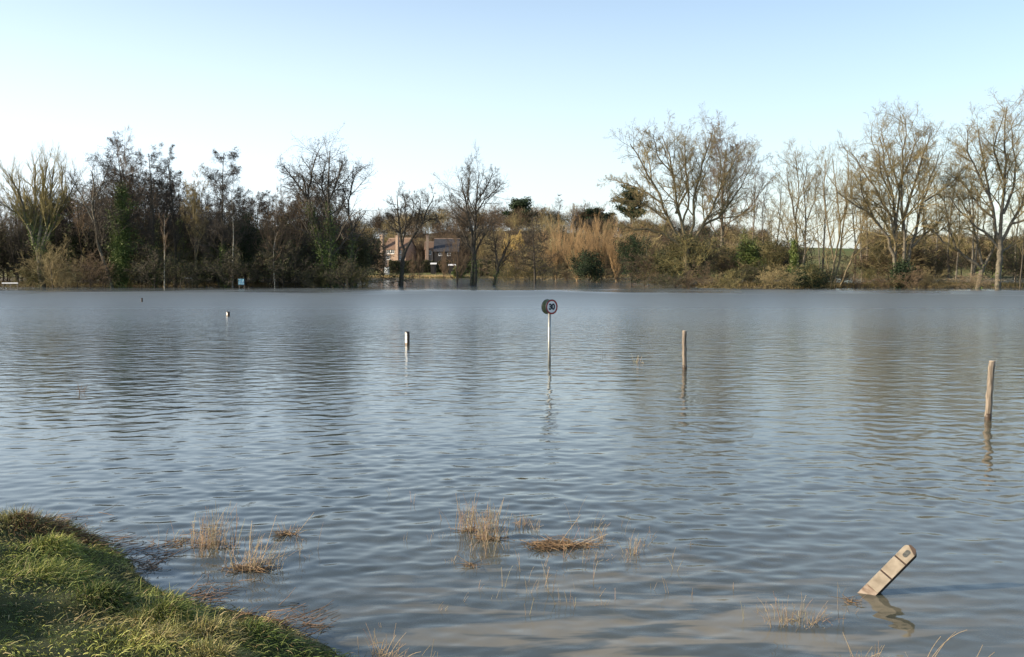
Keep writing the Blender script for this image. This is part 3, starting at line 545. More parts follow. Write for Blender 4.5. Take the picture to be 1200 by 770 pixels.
make_bush('leafy_bush', 'small green bush on the bank right of the barn', 'bush', 538, 296, 314, 16, 'twig_olive', ('ivy', 2500, .2, .4))
make_bush('leafy_bush', 'dark bush at the foot of the great multi-stemmed tree', 'bush', 1056, 145, 305, 28, 'twig_dark', ('evergreen', 5000, .11, .4))
make_bush('twiggy_bush', 'pale brown arching bush below the ivied tree at the far left', 'bush', 62, 150, 278, 70, 'twig_tan')
make_bush('twiggy_bush', 'pale brown dead brush at the water near the right edge', 'bush', 1140, 139, 320, 54, 'twig_pale')
make_bush('twiggy_bush', 'low dead brown brush between the two great trees of the right bank', 'bush', 1096, 141, 312, 50, 'twig_tan')
for px, w in ((484, 12), (492, 9), (446, 10), (541, 16), (520, 12)):
    make_bush('twiggy_bush', 'small bare shrub half screening the houses', 'bush', px, 292, 296, w, 'twig_brown', group='small shrubs before the houses')
protos = []
for k in range(6):
    g = np.random.default_rng(100 + k); tw = ['twig_dark', 'twig_brown', 'twig_brown', 'twig_olive', 'twig_dark', 'twig_tan'][k]
    lv = [('bramble', 2500, .075, .35), None, ('bramble', 1200, .075, .35), ('bramble', 2000, .075, .35), ('bramble', 3000, .075, .35), None][k]
    protos.append((build_tree_data('bushy', 6.0, 8.5, None, g, 1.75, .85), tw, lv, g))
bush_groups = {
 'left': ('brown winter scrub crowding under the trees of the left wood', 'scrub bushes under the left wood', [('n', x, rng.uniform(149, 158), rng.uniform(284, 316)) for x in np.linspace(-15, 422, 30) if not (272 < x < 308 or x < 24)] + [('m', x, rng.uniform(163, 176), rng.uniform(255, 285)) for x in np.linspace(-20, 425, 30)]),
 'right': ('brown and olive scrub along the foot of the right bank', 'scrub bushes along the right bank', [('n', x, rng.uniform(140, 152), rng.uniform(303, 322)) for x in np.linspace(775, 1085, 20)] + [('m', x, rng.uniform(154, 172), rng.uniform(270, 296)) for x in np.linspace(755, 1240, 40) if not (1110 < x < 1180 or 940 < x < 1015)] + [('r', x, rng.uniform(292, 300), rng.uniform(272, 290)) for x in np.linspace(860, 1260, 34) if not 925 < x < 1020]),
 'mid': ('dark brown scrub at the water in the middle distance', 'scrub bushes in the middle distance', [('n', x, rng.uniform(205, 225), rng.uniform(303, 315)) for x in np.linspace(585, 775, 13)] + [('m', x, rng.uniform(240, 262), rng.uniform(272, 296)) for x in np.linspace(590, 770, 13)]),
}
first = {}
for key, (lab, grp, L) in bush_groups.items():
    for i, (q, px, D, tp) in enumerate(L):
        k = int(rng.integers(0, 6)) if key != 'left' else int(rng.choice([0, 4, 0, 4, 3]))
        if key == 'left' and i < 9: k = int(rng.choice([1, 3, 5]))
        b = at(px, 330, D); b[2] = max(float(height(b[0], D)), -.3); H = at(px, tp, D)[2] - b[2]
        if k not in first:
            d, tw, lv, g = protos[k]; first[k] = r = tree_object('scrub_bush', lab, 'bush', b, d, 'bark_dark', tw, leaves=lv, g=g)
        else: r = copy_tree(first[k])
        r.location = b; s = H / 6.0; r.scale = (max(s, .62) * rng.uniform(.9, 1.15),) * 2 + (s,); r.rotation_euler = (0, 0, rng.uniform(0, 6.28)); tag(r, lab, 'bush', grp)
# fill trees of the left wood
tp_ = []
for k in range(5):
    g = np.random.default_rng(200 + k); pr = ['alder', 'ash', 'thin', 'alder', 'bushy'][k]
    tp_.append((build_tree_data(pr, 18.0, [8, 9, 6, 7, 11][k], None, g, 1.15), ['twig_dark', 'twig_brown', 'twig_brown', 'twig_dark', 'twig_dark'][k], PRE[pr]['cone'], g))
firstt = {}
for i, px in enumerate(np.concatenate([np.linspace(-30, 416, 36), np.linspace(-40, 412, 32), np.linspace(-40, 400, 28)])):
    D = rng.uniform(164, 178) if i < 36 else (rng.uniform(180, 200) if i < 68 else rng.uniform(205, 235)); k = int(rng.integers(0, 5))
    envel = np.interp(px, [-40, 0, 70, 100, 150, 215, 235, 300, 320, 360, 400, 420], [206, 202, 206, 196, 190, 192, 208, 212, 216, 200, 206, 248])
    tp = envel + abs(rng.normal(0, 16)) + 4 + (0 if i < 36 else 12); b = at(px, 330, D); b[2] = max(float(height(b[0], D)) - .05, -.3); H = at(px, tp, D)[2] - b[2]
    lab = 'dark bare tree in the thick of the left wood'
    if k not in firstt:
        d, tw, cn, g = tp_[k]; firstt[k] = r = tree_object('woodland_tree', lab, 'tree', b, d, 'bark_dark', tw, cone=cn, ivy=(11, .5, 5000, .2) if k in (0, 3) else None, g=g)
    else: r = copy_tree(firstt[k])
    r.location = b; s = H / 18.0; r.scale = (s * rng.uniform(.85, 1.15),) * 2 + (s,); r.rotation_euler = (0, 0, rng.uniform(0, 6.28)); tag(r, lab, 'tree', 'bare trees filling the left wood')

# ------------------------------------------------------------------ far wooded hill: one mass
def far_wood():
    g = np.random.default_rng(5); datas = [build_tree_data(p, 11.0, w, None, np.random.default_rng(60 + i), 3.6, .8) for i, (p, w) in enumerate([('ash', 7), ('bushy', 9), ('thin', 6)])]
    arr = []
    for d in datas:
        A, B, ra, rb = [np.concatenate(q) for q in zip(*(d['tr'] + d['br'] + d['tw'][:1]))]; arr.append((A, B, ra, rb))
    out = {0: [], 1: [], 2: []}; spray = {0: [], 1: [], 2: []}
    def put(px, D, H):
        b = at(px, 300, D); b[2] = float(height(b[0], D)) - .2; A, B, ra, rb = arr[int(g.integers(0, 3))]; a = g.uniform(0, 6.28); s = H / 11.0
        Rm = np.array([[math.cos(a), -math.sin(a), 0], [math.sin(a), math.cos(a), 0], [0, 0, 1]]) * s
        kk = int(g.choice([0, 0, 1, 2])); out[kk].append((A @ Rm.T + b, B @ Rm.T + b, ra, rb))
        n = 1300; u = nrm(g.normal(0, 1, (n, 3))) * (g.random((n, 1)) ** .45); wv = H * g.uniform(.30, .42)       # sprays of fine twigs
        P = b + np.array([0, 0, H * .56]) + u * [wv, wv, H * .44]; d = nrm(u * [.8, .8, .4] + [0, 0, .75] + g.normal(0, .25, (n, 3))); L = g.uniform(.6, 1.5, (n, 1))
        sd_ = nrm(np.cross(d, g.normal(0, 1, (n, 3)))) * .045
        spray[kk].append(np.stack([P - sd_, P + sd_, P + d * L], 1).reshape(-1, 3))
    for px in np.arange(-60, 1260, 10.0):
        for D in (348, 372, 400, 430, 465):
            x = px + g.uniform(-6, 6); Dd = D + g.uniform(-16, 16)
            if 900 < x < 1010 and D < 470: continue
            H = 9.0 + 3 * math.exp(-((x - 560) / 170.) ** 2) + g.normal(0, 1.5)
            if D < 380 and 430 < x < 560: H *= .8
            if x > 860: H *= .92
            put(x, Dd, H)
    return out, spray
fw, sprays = far_wood()
for k, (m_, nm) in enumerate((('twig_brown', 'far_wood'), ('twig_tan', 'far_wood'), ('twig_dark', 'far_wood'))):
    me1 = seg_mesh(nm, fw[k], M[m_], 3); n1 = len(me1.vertices); V1 = np.zeros(n1 * 3, dtype=np.float32); me1.vertices.foreach_get('co', V1)
    Fq1 = np.zeros(len(me1.loops), dtype=np.int32); me1.loops.foreach_get('vertex_index', Fq1); V2 = np.concatenate(sprays[k])
    me2 = npmesh(nm, np.concatenate([V1.reshape(-1, 3), V2]), [Fq1.reshape(-1, 4), n1 + np.arange(len(V2)).reshape(-1, 3)], M[m_]); bpy.data.meshes.remove(me1); me2.name = nm
    o = link(nm, me2); tag(o, ['brown bare woodland massed on the far hillside', 'paler tan bare woodland mixed over the far hillside', 'darker bare woodland mixed over the far hillside'][k], 'woodland', kind='stuff')

# ------------------------------------------------------------------ houses and what stands by them
M['brick'] = mat('brick', (0.28, 0.205, 0.155), (0.38, 0.28, 0.21), 3)
M['tile'] = mat('tile', (0.13, 0.085, 0.06), (0.18, 0.12, 0.085), 2, stretch=(1, 1, 4))
M['slate'] = mat('slate', (0.035, 0.038, 0.045), (0.06, 0.062, 0.07), 1.5)
M['timber'] = mat('timber', (0.03, 0.028, 0.026), (0.055, 0.05, 0.045), 2, stretch=(6, 6, .4))
M['white_paint'] = mat('white_paint', (0.70, 0.70, 0.67), (0.80, 0.79, 0.75), 4, rough=.5)
M['glass'] = mat('glass', (0.05, 0.06, 0.07), rough=.08, spec=.6)
M['old_wood'] = mat('old_wood', (0.11, 0.092, 0.072), (0.29, 0.245, 0.195), 11, stretch=(3, 3, .25), bump=.6)
def house(name, label, x0, x1, eave, ridge, D, depth, wall, roof, wins, chim, rz=0, door=None):
    a = at(x0, eave, D); b = at(x1, eave, D); cx = (a[0] + b[0]) / 2; w = b[0] - a[0]; gz = float(height(cx, D)) - .2
    h = a[2] - gz; rh = at(x0, ridge, D)[2] - a[2]
    root = empty(name, (cx, D, gz), rz); tag(root, label, 'house')
    m = MB(); m.box((0, depth / 2, h / 2), (w, depth, h)); 
    m.prism([(0, 0), (0, 0), (0, 0)], 0, 0) if False else None
    for sx in (-1, 1):                                   # gable triangles
        X0 = sx * (w / 2 - .15); X1 = sx * w / 2
        m.add([(X0, .01, h), (X0, depth - .01, h), (X0, depth / 2, h + rh - .12), (X1, .01, h), (X1, depth - .01, h), (X1, depth / 2, h + rh - .12)], [(0, 1, 2), (3, 5, 4), (0, 3, 4, 1), (1, 4, 5, 2), (2, 5, 3, 0)])
    m.build('wall', M[wall], root)
    r = MB(); t = .18; e = .35; g = w / 2 + .3
    for sy, y0 in ((1, -e), (-1, depth + e)):
        zz = h - e * rh / (depth / 2); ym = depth / 2
        r.add([(-g, y0, zz), (g, y0, zz), (g, ym, h + rh), (-g, ym, h + rh), (-g, y0, zz + t), (g, y0, zz + t), (g, ym, h + rh + t), (-g, ym, h + rh + t)],
              [(0, 1, 2, 3), (4, 7, 6, 5), (0, 4, 5, 1), (1, 5, 6, 2), (2, 6, 7, 3), (3, 7, 4, 0)])
    ro = r.build('roof', M[roof], root)
    rc = MB().tube([(-g, depth / 2, h + rh + t), (g, depth / 2, h + rh + t)], .13, 8).build('ridge_tiles', M['brick'], ro)
    for (px, base_y, top_y, cw) in chim:
        p = at(px, base_y, D); q = at(px, top_y, D); c = MB()
        H0 = p[2] - gz; H1 = q[2] - gz; X0 = p[0] - cx
        c.box((X0, -.45, H1 / 2), (cw, .9, H1)); c.box((X0, -.45, H1 + .1), (cw + .25, 1.15, .24)); c.build('chimney', M['brick'], root)
        po = MB()
        for dx in (-.25, .25): po.tube([(X0 + dx * cw, -.45, H1 + .2), (X0 + dx * cw, -.45, H1 + .75)], .13, 8)
        po.build('chimney_pot', M['tile'], root)
    for (px, py, ww, wh) in wins:
        p = at(px, py, D); X0 = p[0] - cx; Z0 = p[2] - gz
        fr = MB(); 
        for s in (-1, 1): fr.box((X0 + s * ww / 2, -.04, Z0), (.12, .12, wh + .12)); fr.box((X0, -.04, Z0 + s * wh / 2), (ww - .12, .12, .12))
        fr.box((X0, -.04, Z0), (.07, .1, wh - .12)); fr.box((X0, -.07, Z0 - wh / 2 - .1), (ww + .3, .2, .08))
        f = fr.build('window', M['white_paint'], root); MB().box((X0, -.02, Z0), (ww - .1, .03, wh - .1)).build('pane', M['glass'], f)
    return root
h1 = house('brick_house', 'brick house with brown tiled roof and tall chimney left of the lone tree', 448, 477, 291.5, 279.5, 330, 7, 'brick', 'tile', [(454.5, 294.5, 1.3, 1.5), (459.5, 294.5, 1.3, 1.5), (469, 295, 1.1, 1.2), (454, 302, 1.2, 1.2), (469, 302, 1.1, 1.2)], [(446, 292, 276, 1.0), (467, 282, 277, .9)], rz=R(-24))
wgb = MB(); wgb.box((0, 1.6, 1.6), (2.6, 3.2, 3.2))
p = at(443, 300, 330); wg = wgb.build('side_wing', M['brick'], None); wg.parent = h1; wg.location = (p[0] - h1.location[0] + .3, .2, .8)
lr = MB(); lr.prism([(-1.6, 3.15), (1.3, 3.15), (1.3, 4.3)], -.3, 3.6); l_ = lr.build('side_roof', M['tile'], None); l_.parent = h1; l_.location = wg.location
h2 = house('dark_barn', 'dark barn with black slate roof beside the second brick chimney', 509, 537, 294, 280, 325, 8, 'timber', 'slate', [(516, 298, 1.0, .8), (526, 298, 1.0, .8)], [])
h3 = house('brick_cottage', 'small brick cottage end with a tall chimney left of the dark barn', 498, 507.5, 292, 284, 326, 5, 'brick', 'tile', [(503.5, 296, .9, 1.1)], [(501, 290, 277, .8)])
# pale objects by the far water
b = at(453, 313, 318); gz = float(height(b[0], 318)) - .1; t = empty('garden_shed', (b[0], 318, gz)); tag(t, 'small white shed standing by the far water below the brick house', 'shed')
MB().box((0, 0, 1.2), (1.5, 1.5, 2.4)).build('wall', M['white_paint'], t)
MB().prism([(-.95, 2.4), (.95, 2.4), (0, 2.95)], -.95, .95).build('roof', M['tile'], t)
MB().box((.2, -.77, .95), (.7, .04, 1.8)).build('door', M['white_paint'], t)
def lean_to(px, py, D, L, label):
    b = at(px, py, D); gz = float(height(b[0], D)) - .1; h = b[2] - gz; o = empty('outbuilding', (b[0], D, gz)); tag(o, label, 'outbuilding')
    MB().box((0, 0, h / 2), (L, 1.8, h)).build('wall', M['timber'], o)
    MB().add([(-L/2-.2, -1.1, h - .12), (L/2+.2, -1.1, h - .12), (L/2+.2, 1.1, h + .3), (-L/2-.2, 1.1, h + .3), (-L/2-.2, -1.1, h + .02), (L/2+.2, -1.1, h + .02), (L/2+.2, 1.1, h + .44), (-L/2-.2, 1.1, h + .44)], [(0,3,2,1),(4,5,6,7),(0,1,5,4),(1,2,6,5),(2,3,7,6),(3,0,4,7)]).build('roof', M['white_paint'], o)
    MB().box((0, -.93, h * .38), (.8, .05, h * .75)).build('door', M['timber'], o)
lean_to(530, 311, 317, 2.2, 'low dark outbuilding with a white sheet roof before the dark barn')
lean_to(508, 309.5, 317, 1.6, 'smaller dark outbuilding with a pale roof under the brick cottage end')
# long dark hedge in front of the houses
def hedge(name, label, px0, px1, D, top, dens, m_='bramble', tw='twig_dark', depth=2.5):
    g = np.random.default_rng(int(px0)); a = at(px0, 310, D); b = at(px1, 310, D); n = dens; x = g.uniform(a[0], b[0], n); y = D + g.uniform(-depth / 2, depth / 2, n)
    zt = at(600, top, D)[2] + .25 * np.sin(x * 1.1) + .2 * np.sin(x * 2.7 + 1); gz = height(x, y); z = gz + (zt - gz) * g.random(n) ** .7
    root = empty(name, ((a[0] + b[0]) / 2, D, 0)); tag(root, label, 'hedge'); off = np.array([root.location[0], D, 0])
    link('leaves', leaf_mesh('leaves', np.stack([x, y, z], 1) - off, .22, M[m_], g), root)
    s = np.stack([x[:700], y[:700], gz[:700] - .1], 1) - off; e = np.stack([x[:700] + g.normal(0, .4, 700), y[:700] + g.normal(0, .3, 700), zt[:700] + .2 * g.random(700)], 1) - off
    link('stems', seg_mesh('stems', [(s, e, np.full(700, .035), np.full(700, .02))], M[tw], 3), root)
hedge('hedge', 'long dark hedge running below the brick houses', 456, 560, 322, 306, 16000)
hedge('hedge', 'dark hedge behind the conical tree and yellow willow', 560, 640, 300, 305, 12000)
# stake fence
g = np.random.default_rng(8); a = at(456, 320, 303); b2 = at(540, 320, 303); root = empty('stake_fence', (a[0], 303, 0)); tag(root, 'row of pale fence stakes on the grassy strip before the hedge', 'fence')
for i in range(15):
    x = (b2[0] - a[0]) * i / 14 + g.normal(0, .15); z = float(height(a[0] + x, 303)); hh = g.uniform(.9, 1.35)
    MB().tube([(x, 0, z - .1), (x + g.normal(0, .04), 0, z + hh)], .06, 6).build('stake', M['old_wood'], root)
MB().box(((b2[0] - a[0]) / 2, .06, float(height(a[0], 303)) + .75), ((b2[0] - a[0]), .03, .03)).build('wire', M['old_wood'], root)
# dead reed strip on far shore
def grass_strip(name, label, pts, n, h0, h1, c, w=.03, g=None):
    g = g or np.random.default_rng(4); x, y, z = pts(g, n); L = g.uniform(h0, h1, n); a = g.uniform(0, 6.28, n); d = np.stack([np.cos(a) * .25, np.sin(a) * .25, np.ones(n)], 1)
    p0 = np.stack([x, y, z - .05], 1); p1 = p0 + nrm(d) * L[:, None]; s = np.stack([np.cos(a + 1.57), np.sin(a + 1.57), np.zeros(n)], 1) * w
    V = np.stack([p0 - s, p0 + s, p1], 1).reshape(-1, 3); o = link(name, npmesh(name, V, [np.arange(3 * n).reshape(n, 3)], c)); tag(o, label, 'grass', kind='stuff')
M['dry_grass'] = mat('dry_grass', (0.36, 0.26, 0.12), (0.46, 0.36, 0.19), .5)
M['field_grass'] = mat('field_grass', (0.10, 0.09, 0.035), (0.20, 0.15, 0.07), .4)
def _p(g, n):
    x = g.uniform(-48, 45, n); y = g.uniform(297, 302, n) ; return x, y, height(x, y)
grass_strip('far_grass', 'dry tan grass fringing the far shore before the houses', _p, 14000, .3, .9, M['dry_grass'], .05)
def _p(g, n):
    x = g.uniform(22, 120, n); y = g.uniform(143, 165, n); z = height(x, y); k = z > -.2; return x, y, np.where(k, z, -3)
grass_strip('bank_grass', 'rough olive grass along the foot of the right bank', _p, 26000, .3, .9, M['field_grass'], .035)
def _p(g, n):
    x = g.uniform(-95, -26, n); y = g.uniform(153, 172, n); z = height(x, y); return x, y, np.where(z > -.2, z, -3)
grass_strip('bank_grass', 'dead grass on the muddy edge of the left wood', _p, 22000, .2, .7, M['field_grass'], .035)
# blue sign, pale rails
M['sign_blue'] = mat('sign_blue', (0.12, 0.36, 0.50), (0.18, 0.44, 0.58), 3, rough=.5)
M['sign_dark'] = mat('sign_dark', (0.01, 0.03, 0.05), rough=.6)
b = at(289, 328, 151.5); t = empty('notice_board', (b[0], 148.5, -.38), R(-30)); tag(t, 'pale blue notice board on posts standing in water before the dark wood', 'sign')
MB().box((0, 0, 1.32), (1.15, .06, .86)).build('board', M['sign_blue'], t)
fr = MB()
for s in (-1, 1): fr.box((s * .61, 0, 1.32), (.08, .1, 1.02)); fr.box((0, 0, 1.32 + s * .47), (1.14, .1, .08))
fr.build('frame', M['sign_dark'], t)
for s in (-.5, .5): MB().box((s, .09, .7), (.09, .08, 2.0)).build('post', M['old_wood'], t)
M['sign_pale'] = mat('sign_pale', (0.35, 0.48, 0.55), rough=.5); mk = MB(); mk.box((-.25, -.035, 1.38), (.3, .01, .28)); mk.box((.25, -.035, 1.36), (.14, .01, .34)); mk.box((.42, -.035, 1.36), (.08, .01, .34)); mk.box((0, -.035, 1.03), (.9, .01, .07)); mk.build('lettering', M['sign_pale'], t)
def rail(px0, px1, py, D, label, th=.16):
    a = at(px0, py, D); b = at(px1, py, D); t = empty('rail', (a[0], D, 0)); tag(t, label, 'rail'); L = b[0] - a[0]
    MB().box((L / 2, 0, a[2]), (L, .08, th)).build('board', M['white_paint'], t, bevel=.01)
    for i in range(3): MB().box((.15 + (L - .3) * i / 2, .1, (a[2] - .8) / 2), (.12, .1, a[2] + .8)).build('post', M['old_wood'], t)
rail(2, 21, 331.8, 150, 'long pale horizontal rail just above the water at the left edge', .2)
rail(216, 226, 326, 152, 'short pale rail among the trunks between the birch sapling and blue sign', .12)
# crow
def crow():
    b = at(655.5, 229.5, 419); root = empty('crow', b); tag(root, 'black crow perched at the top of a small skyline tree', 'bird')
    V = []; n, k = 9, 8; prof = [.02, .14, .22, .25, .23, .18, .12, .06, .03]
    P = [(-.7 + 1.5 * i / (n - 1), 0, .12 + .22 * i / (n - 1)) for i in range(n)]
    MB().tube(P, [r * .9 for r in prof], k).build('body', M['catkin'], root, True)
    MB().tube([(.5, 0, .33), (.68, 0, .48), (.84, 0, .47), (1.1, 0, .42)], [.12, .15, .08, .01], 8).build('head', M['catkin'], root, True)
    for s in (-1, 1): MB().tube([(0, s * .07, .12), (0, s * .07, -.3)], .02, 5).build('leg', M['catkin'], root)
crow()

# ------------------------------------------------------------------ road furniture in the flood
M['galv'] = mat('galv', (0.22, 0.23, 0.22), (0.33, 0.34, 0.32), 14, rough=.45, spec=.5, metal=.55)
M['sign_white'] = mat('sign_white', (0.72, 0.72, 0.72), (0.80, 0.80, 0.80), 7, rough=.35, spec=.5)
M['sign_red'] = mat('sign_red', (0.28, 0.03, 0.03), (0.36, 0.05, 0.04), 10, rough=.4)
M['sign_black'] = mat('sign_black', (0.012, 0.02, 0.035), rough=.4)
M['sign_back'] = mat('sign_back', (0.13, 0.16, 0.09), (0.24, 0.26, 0.17), 9, rough=.6)
def disc(r0, r1, y0, y1, k=48):
    V = []; Fs = []
    for i in range(k):
        a = 2 * math.pi * i / k; c, s = math.cos(a), math.sin(a); V += [(r1*c, y0, r1*s), (r1*c, y1, r1*s), (r0*c, y0, r0*s), (r0*c, y1, r0*s)]
    for i in range(k):
        j = (i + 1) % k; a, b = 4*i, 4*j; Fs += [(a, b, b+1, a+1), (a+1, b+1, b+3, a+3), (b, a, a+2, b+2)]
        if r0 > 0: Fs += [(b+2, a+2, a+3, b+3)]
    return V, Fs
def numerals(txt, size, parent, y, rz, mat_):
    cu = bpy.data.curves.new('numerals', 'FONT'); cu.body = txt; cu.size = size; cu.align_x = 'CENTER'; cu.align_y = 'CENTER'; cu.extrude = .002; cu.offset = .012; cu.space_character = .92
    tmp = bpy.data.objects.new('tmp', cu); COL.objects.link(tmp); dg = bpy.context.evaluated_depsgraph_get(); me = bpy.data.meshes.new_from_object(tmp.evaluated_get(dg))
    bpy.data.objects.remove(tmp); bpy.data.curves.remove(cu); me.materials.clear(); me.materials.append(mat_); me.name = 'numerals'
    o = link('numerals', me, parent); o.rotation_euler = (R(90), 0, rz); o.location = (0, y, -.005); return o
b = onwater(643.8, 427); D = b[1]; ztop = at(645, 359.5, D)[2]
rt = empty('speed_limit_sign', (b[0], D, 0), R(37)); tag(rt, 'round white speed sign reading 30 on a grey post standing in the flood', 'road sign')
MB().tube([(0, 0, -.9), (0, 0, ztop + .16)], .045, 16).build('post', M['galv'], rt, True)
MB().tube([(0, 0, ztop + .16), (0, 0, ztop + .18)], [.047, .04], 16).build('post_cap', M['sign_black'], rt)
for s, nm in ((-1, 'front'), (1, 'rear')):
    pl = empty('sign_plate', (0, s * .105, ztop)); pl.parent = rt
    if s > 0: pl.rotation_euler = (0, 0, R(180))
    V, Fs = disc(0, .225, -.006, .006); MB().add(V, Fs).build('face', M['sign_white'], pl)
    V, Fs = disc(0, .226, .0075, .012); MB().add(V, Fs).build('back', M['sign_back'], pl)
    V, Fs = disc(.180, .226, -.010, -.0065); MB().add(V, Fs).build('red_ring', M['sign_red'], pl)
    V, Fs = disc(.2265, .232, -.014, .016); MB().add(V, Fs).build('rim', M['sign_black'], pl)
    numerals('30', .25, pl, -.010, 0, M['sign_black'])
    br = MB()
    for z in (-.09, .09): br.box((0, .035, z), (.16, .05, .03)); br.box((0, .075, z), (.11, .03, .035))
    br.build('bracket', M['galv'], pl)
# wooden posts
def wpost(px0, py0, px1, py1, r, label):
    b = onwater(px0, py0); t = at(px1, py1, b[1]); g = np.random.default_rng(int(px0)); n = 14; P = []
    v = t - b; up = b - v * (.6 / v[2])
    for i in range(n): f = i / (n - 1); q = up + (t - up) * f; P.append((q[0] - b[0] + g.normal(0, .004) + .008 * math.sin(f * 7), g.normal(0, .004), q[2]))
    root = empty('wooden_post', (b[0], b[1], 0)); tag(root, label, 'post')
    MB().tube(P, [r * (1.06 - .12 * i / n) for i in range(n)], 14, wob=.05).build('shaft', M['old_wood'], root, True)
    V, Fs = disc(0, r * .93, 0, .012, 20); V = [(P[-1][0] + x, P[-1][1] + z, P[-1][2] + y) for x, y, z in V]
    MB().add(V, Fs).build('cut_top', M['dry_wood'], root)
    i0 = 0; MB().tube([(P[-1][0] * .0 + b_ * 0 + (0 + v[0] * z / v[2]), 0, z) for z, b_ in ((-.2, 0), (-.02, 0), (.06, 0), (.13, 0))], [r * 1.09, r * 1.09, r * 1.085, r * 1.02], 14).build('wet_band', M['wet_wood'], root, True)
M['dry_wood'] = mat('dry_wood', (0.34, 0.27, 0.19), (0.48, 0.40, 0.30), 30)
M['wet_wood'] = mat('wet_wood', (0.05, 0.035, 0.025), (0.10, 0.07, 0.045), 12, rough=.4)
wpost(802.5, 433, 802, 388, .066, 'straight brown wooden post standing in the water right of the speed sign')
wpost(1158, 492, 1162.5, 423.5, .062, 'weathered wooden post leaning slightly right near the right edge')
# plastic verge markers
M['marker_white'] = mat('marker_white', (0.20, 0.165, 0.115), (0.36, 0.31, 0.235), 9, rough=.45, spec=.4)
M['marker_dark'] = mat('marker_dark', (0.045, 0.030, 0.022), (0.08, 0.055, 0.04), 8, rough=.6)
M['marker_stain'] = mat('marker_stain', (0.12, 0.075, 0.045), (0.38, 0.31, 0.24), 9, rough=.6, stretch=(1, 1, 2.2))
M['reflector'] = mat('reflector', (0.07, 0.07, 0.06), (0.12, 0.12, 0.10), 60, rough=.25, spec=.6)
def marker(loc, W, Hh, T, rot, label, grp, z0=-.35, white='marker_white'):
    root = empty('verge_marker', loc); root.rotation_euler = rot; tag(root, label, 'marker post', grp)
    def slab(za, zb, w, y0, y1, rr=0):
        pts = [(-w / 2, za), (w / 2, za)]
        if rr:
            for k in range(9): a = k / 8 * math.pi / 2; pts.append((w / 2 - rr + rr * math.cos(a), zb - rr + rr * math.sin(a)))
            for k in range(9): a = math.pi / 2 + k / 8 * math.pi / 2; pts.append((-w / 2 + rr + rr * math.cos(a), zb - rr + rr * math.sin(a)))
        else: pts += [(w / 2, zb), (-w / 2, zb)]
        return MB().prism(pts, y0, y1)
    slab(z0, Hh, W, -.0, T, W * .30).build('body', M['marker_dark'], root, bevel=.004)
    z1, z2 = Hh * .42, Hh * .735; g = .008; y0, y1 = -.009, -.0015; w = W * .97
    slab(z0, .07, w, y0, y1).build('base_panel', M['marker_stain'], root)
    slab(.0715, z1 - g, w, y0, y1).build('lower_panel', M[white], root, bevel=.002)
    slab(z1 + g, z2 - g, w, y0, y1).build('middle_panel', M[white], root, bevel=.002)
    slab(z2 + g, Hh - .002, w, y0, y1, W * .28).build('top_panel', M[white], root, bevel=.002)
    rc = (z2 + Hh) / 2 + .002; hh = (Hh - z2) * .23
    pts = [(W * .17 * math.cos(a) , rc + hh * math.copysign(1, math.sin(a)) * .55 + hh * .5 * math.sin(a)) for a in [k / 20 * 2 * math.pi + .01 for k in range(20)]]
    MB().prism(pts, -.0125, -.0095).build('reflector', M['reflector'], root)
    MB().prism([(-W * .10, Hh - W * .10), (W * .44, Hh - W * .34), (W * .46, Hh - W * .26), (W * .36, Hh - W * .04), (W * .22, Hh + .010), (-W * .2, Hh + .012), (-W * .3, Hh - W * .02)], -.0115, T + .006).build('cap', M['marker_dark'], root)
b = onwater(1017, 697); 
Mx = Matrix.Rotation(R(46), 4, 'Y') @ Matrix.Rotation(R(-34), 4, 'Z'); Mx = Matrix.Rotation(R(-8), 4, 'X') @ Mx
marker((b[0], b[1] + .02, 0), .132, .60, .07, Mx.to_euler(), 'white verge marker leaning far right, half sunk in the near water', 'verge markers along the drowned road')
b = onwater(476, 404); marker((b[0], b[1], 0), .13, .50, .12, (0, 0, R(-48)), 'upright verge marker left of the speed sign, sunlit on one side', 'verge markers along the drowned road', white='white_paint')
b = onwater(266, 370.5); marker((b[0], b[1], 0), .17, .27, .15, (0, 0, R(-45)), 'nearly drowned verge marker with only its white top above water', 'verge markers along the drowned road', white='white_paint')
b = onwater(165.5, 353.8); marker((b[0], b[1], 0), .16, .34, .12, (0, 0, R(-65)), 'farthest tiny dark verge marker near the left wood', 'verge markers along the drowned road')

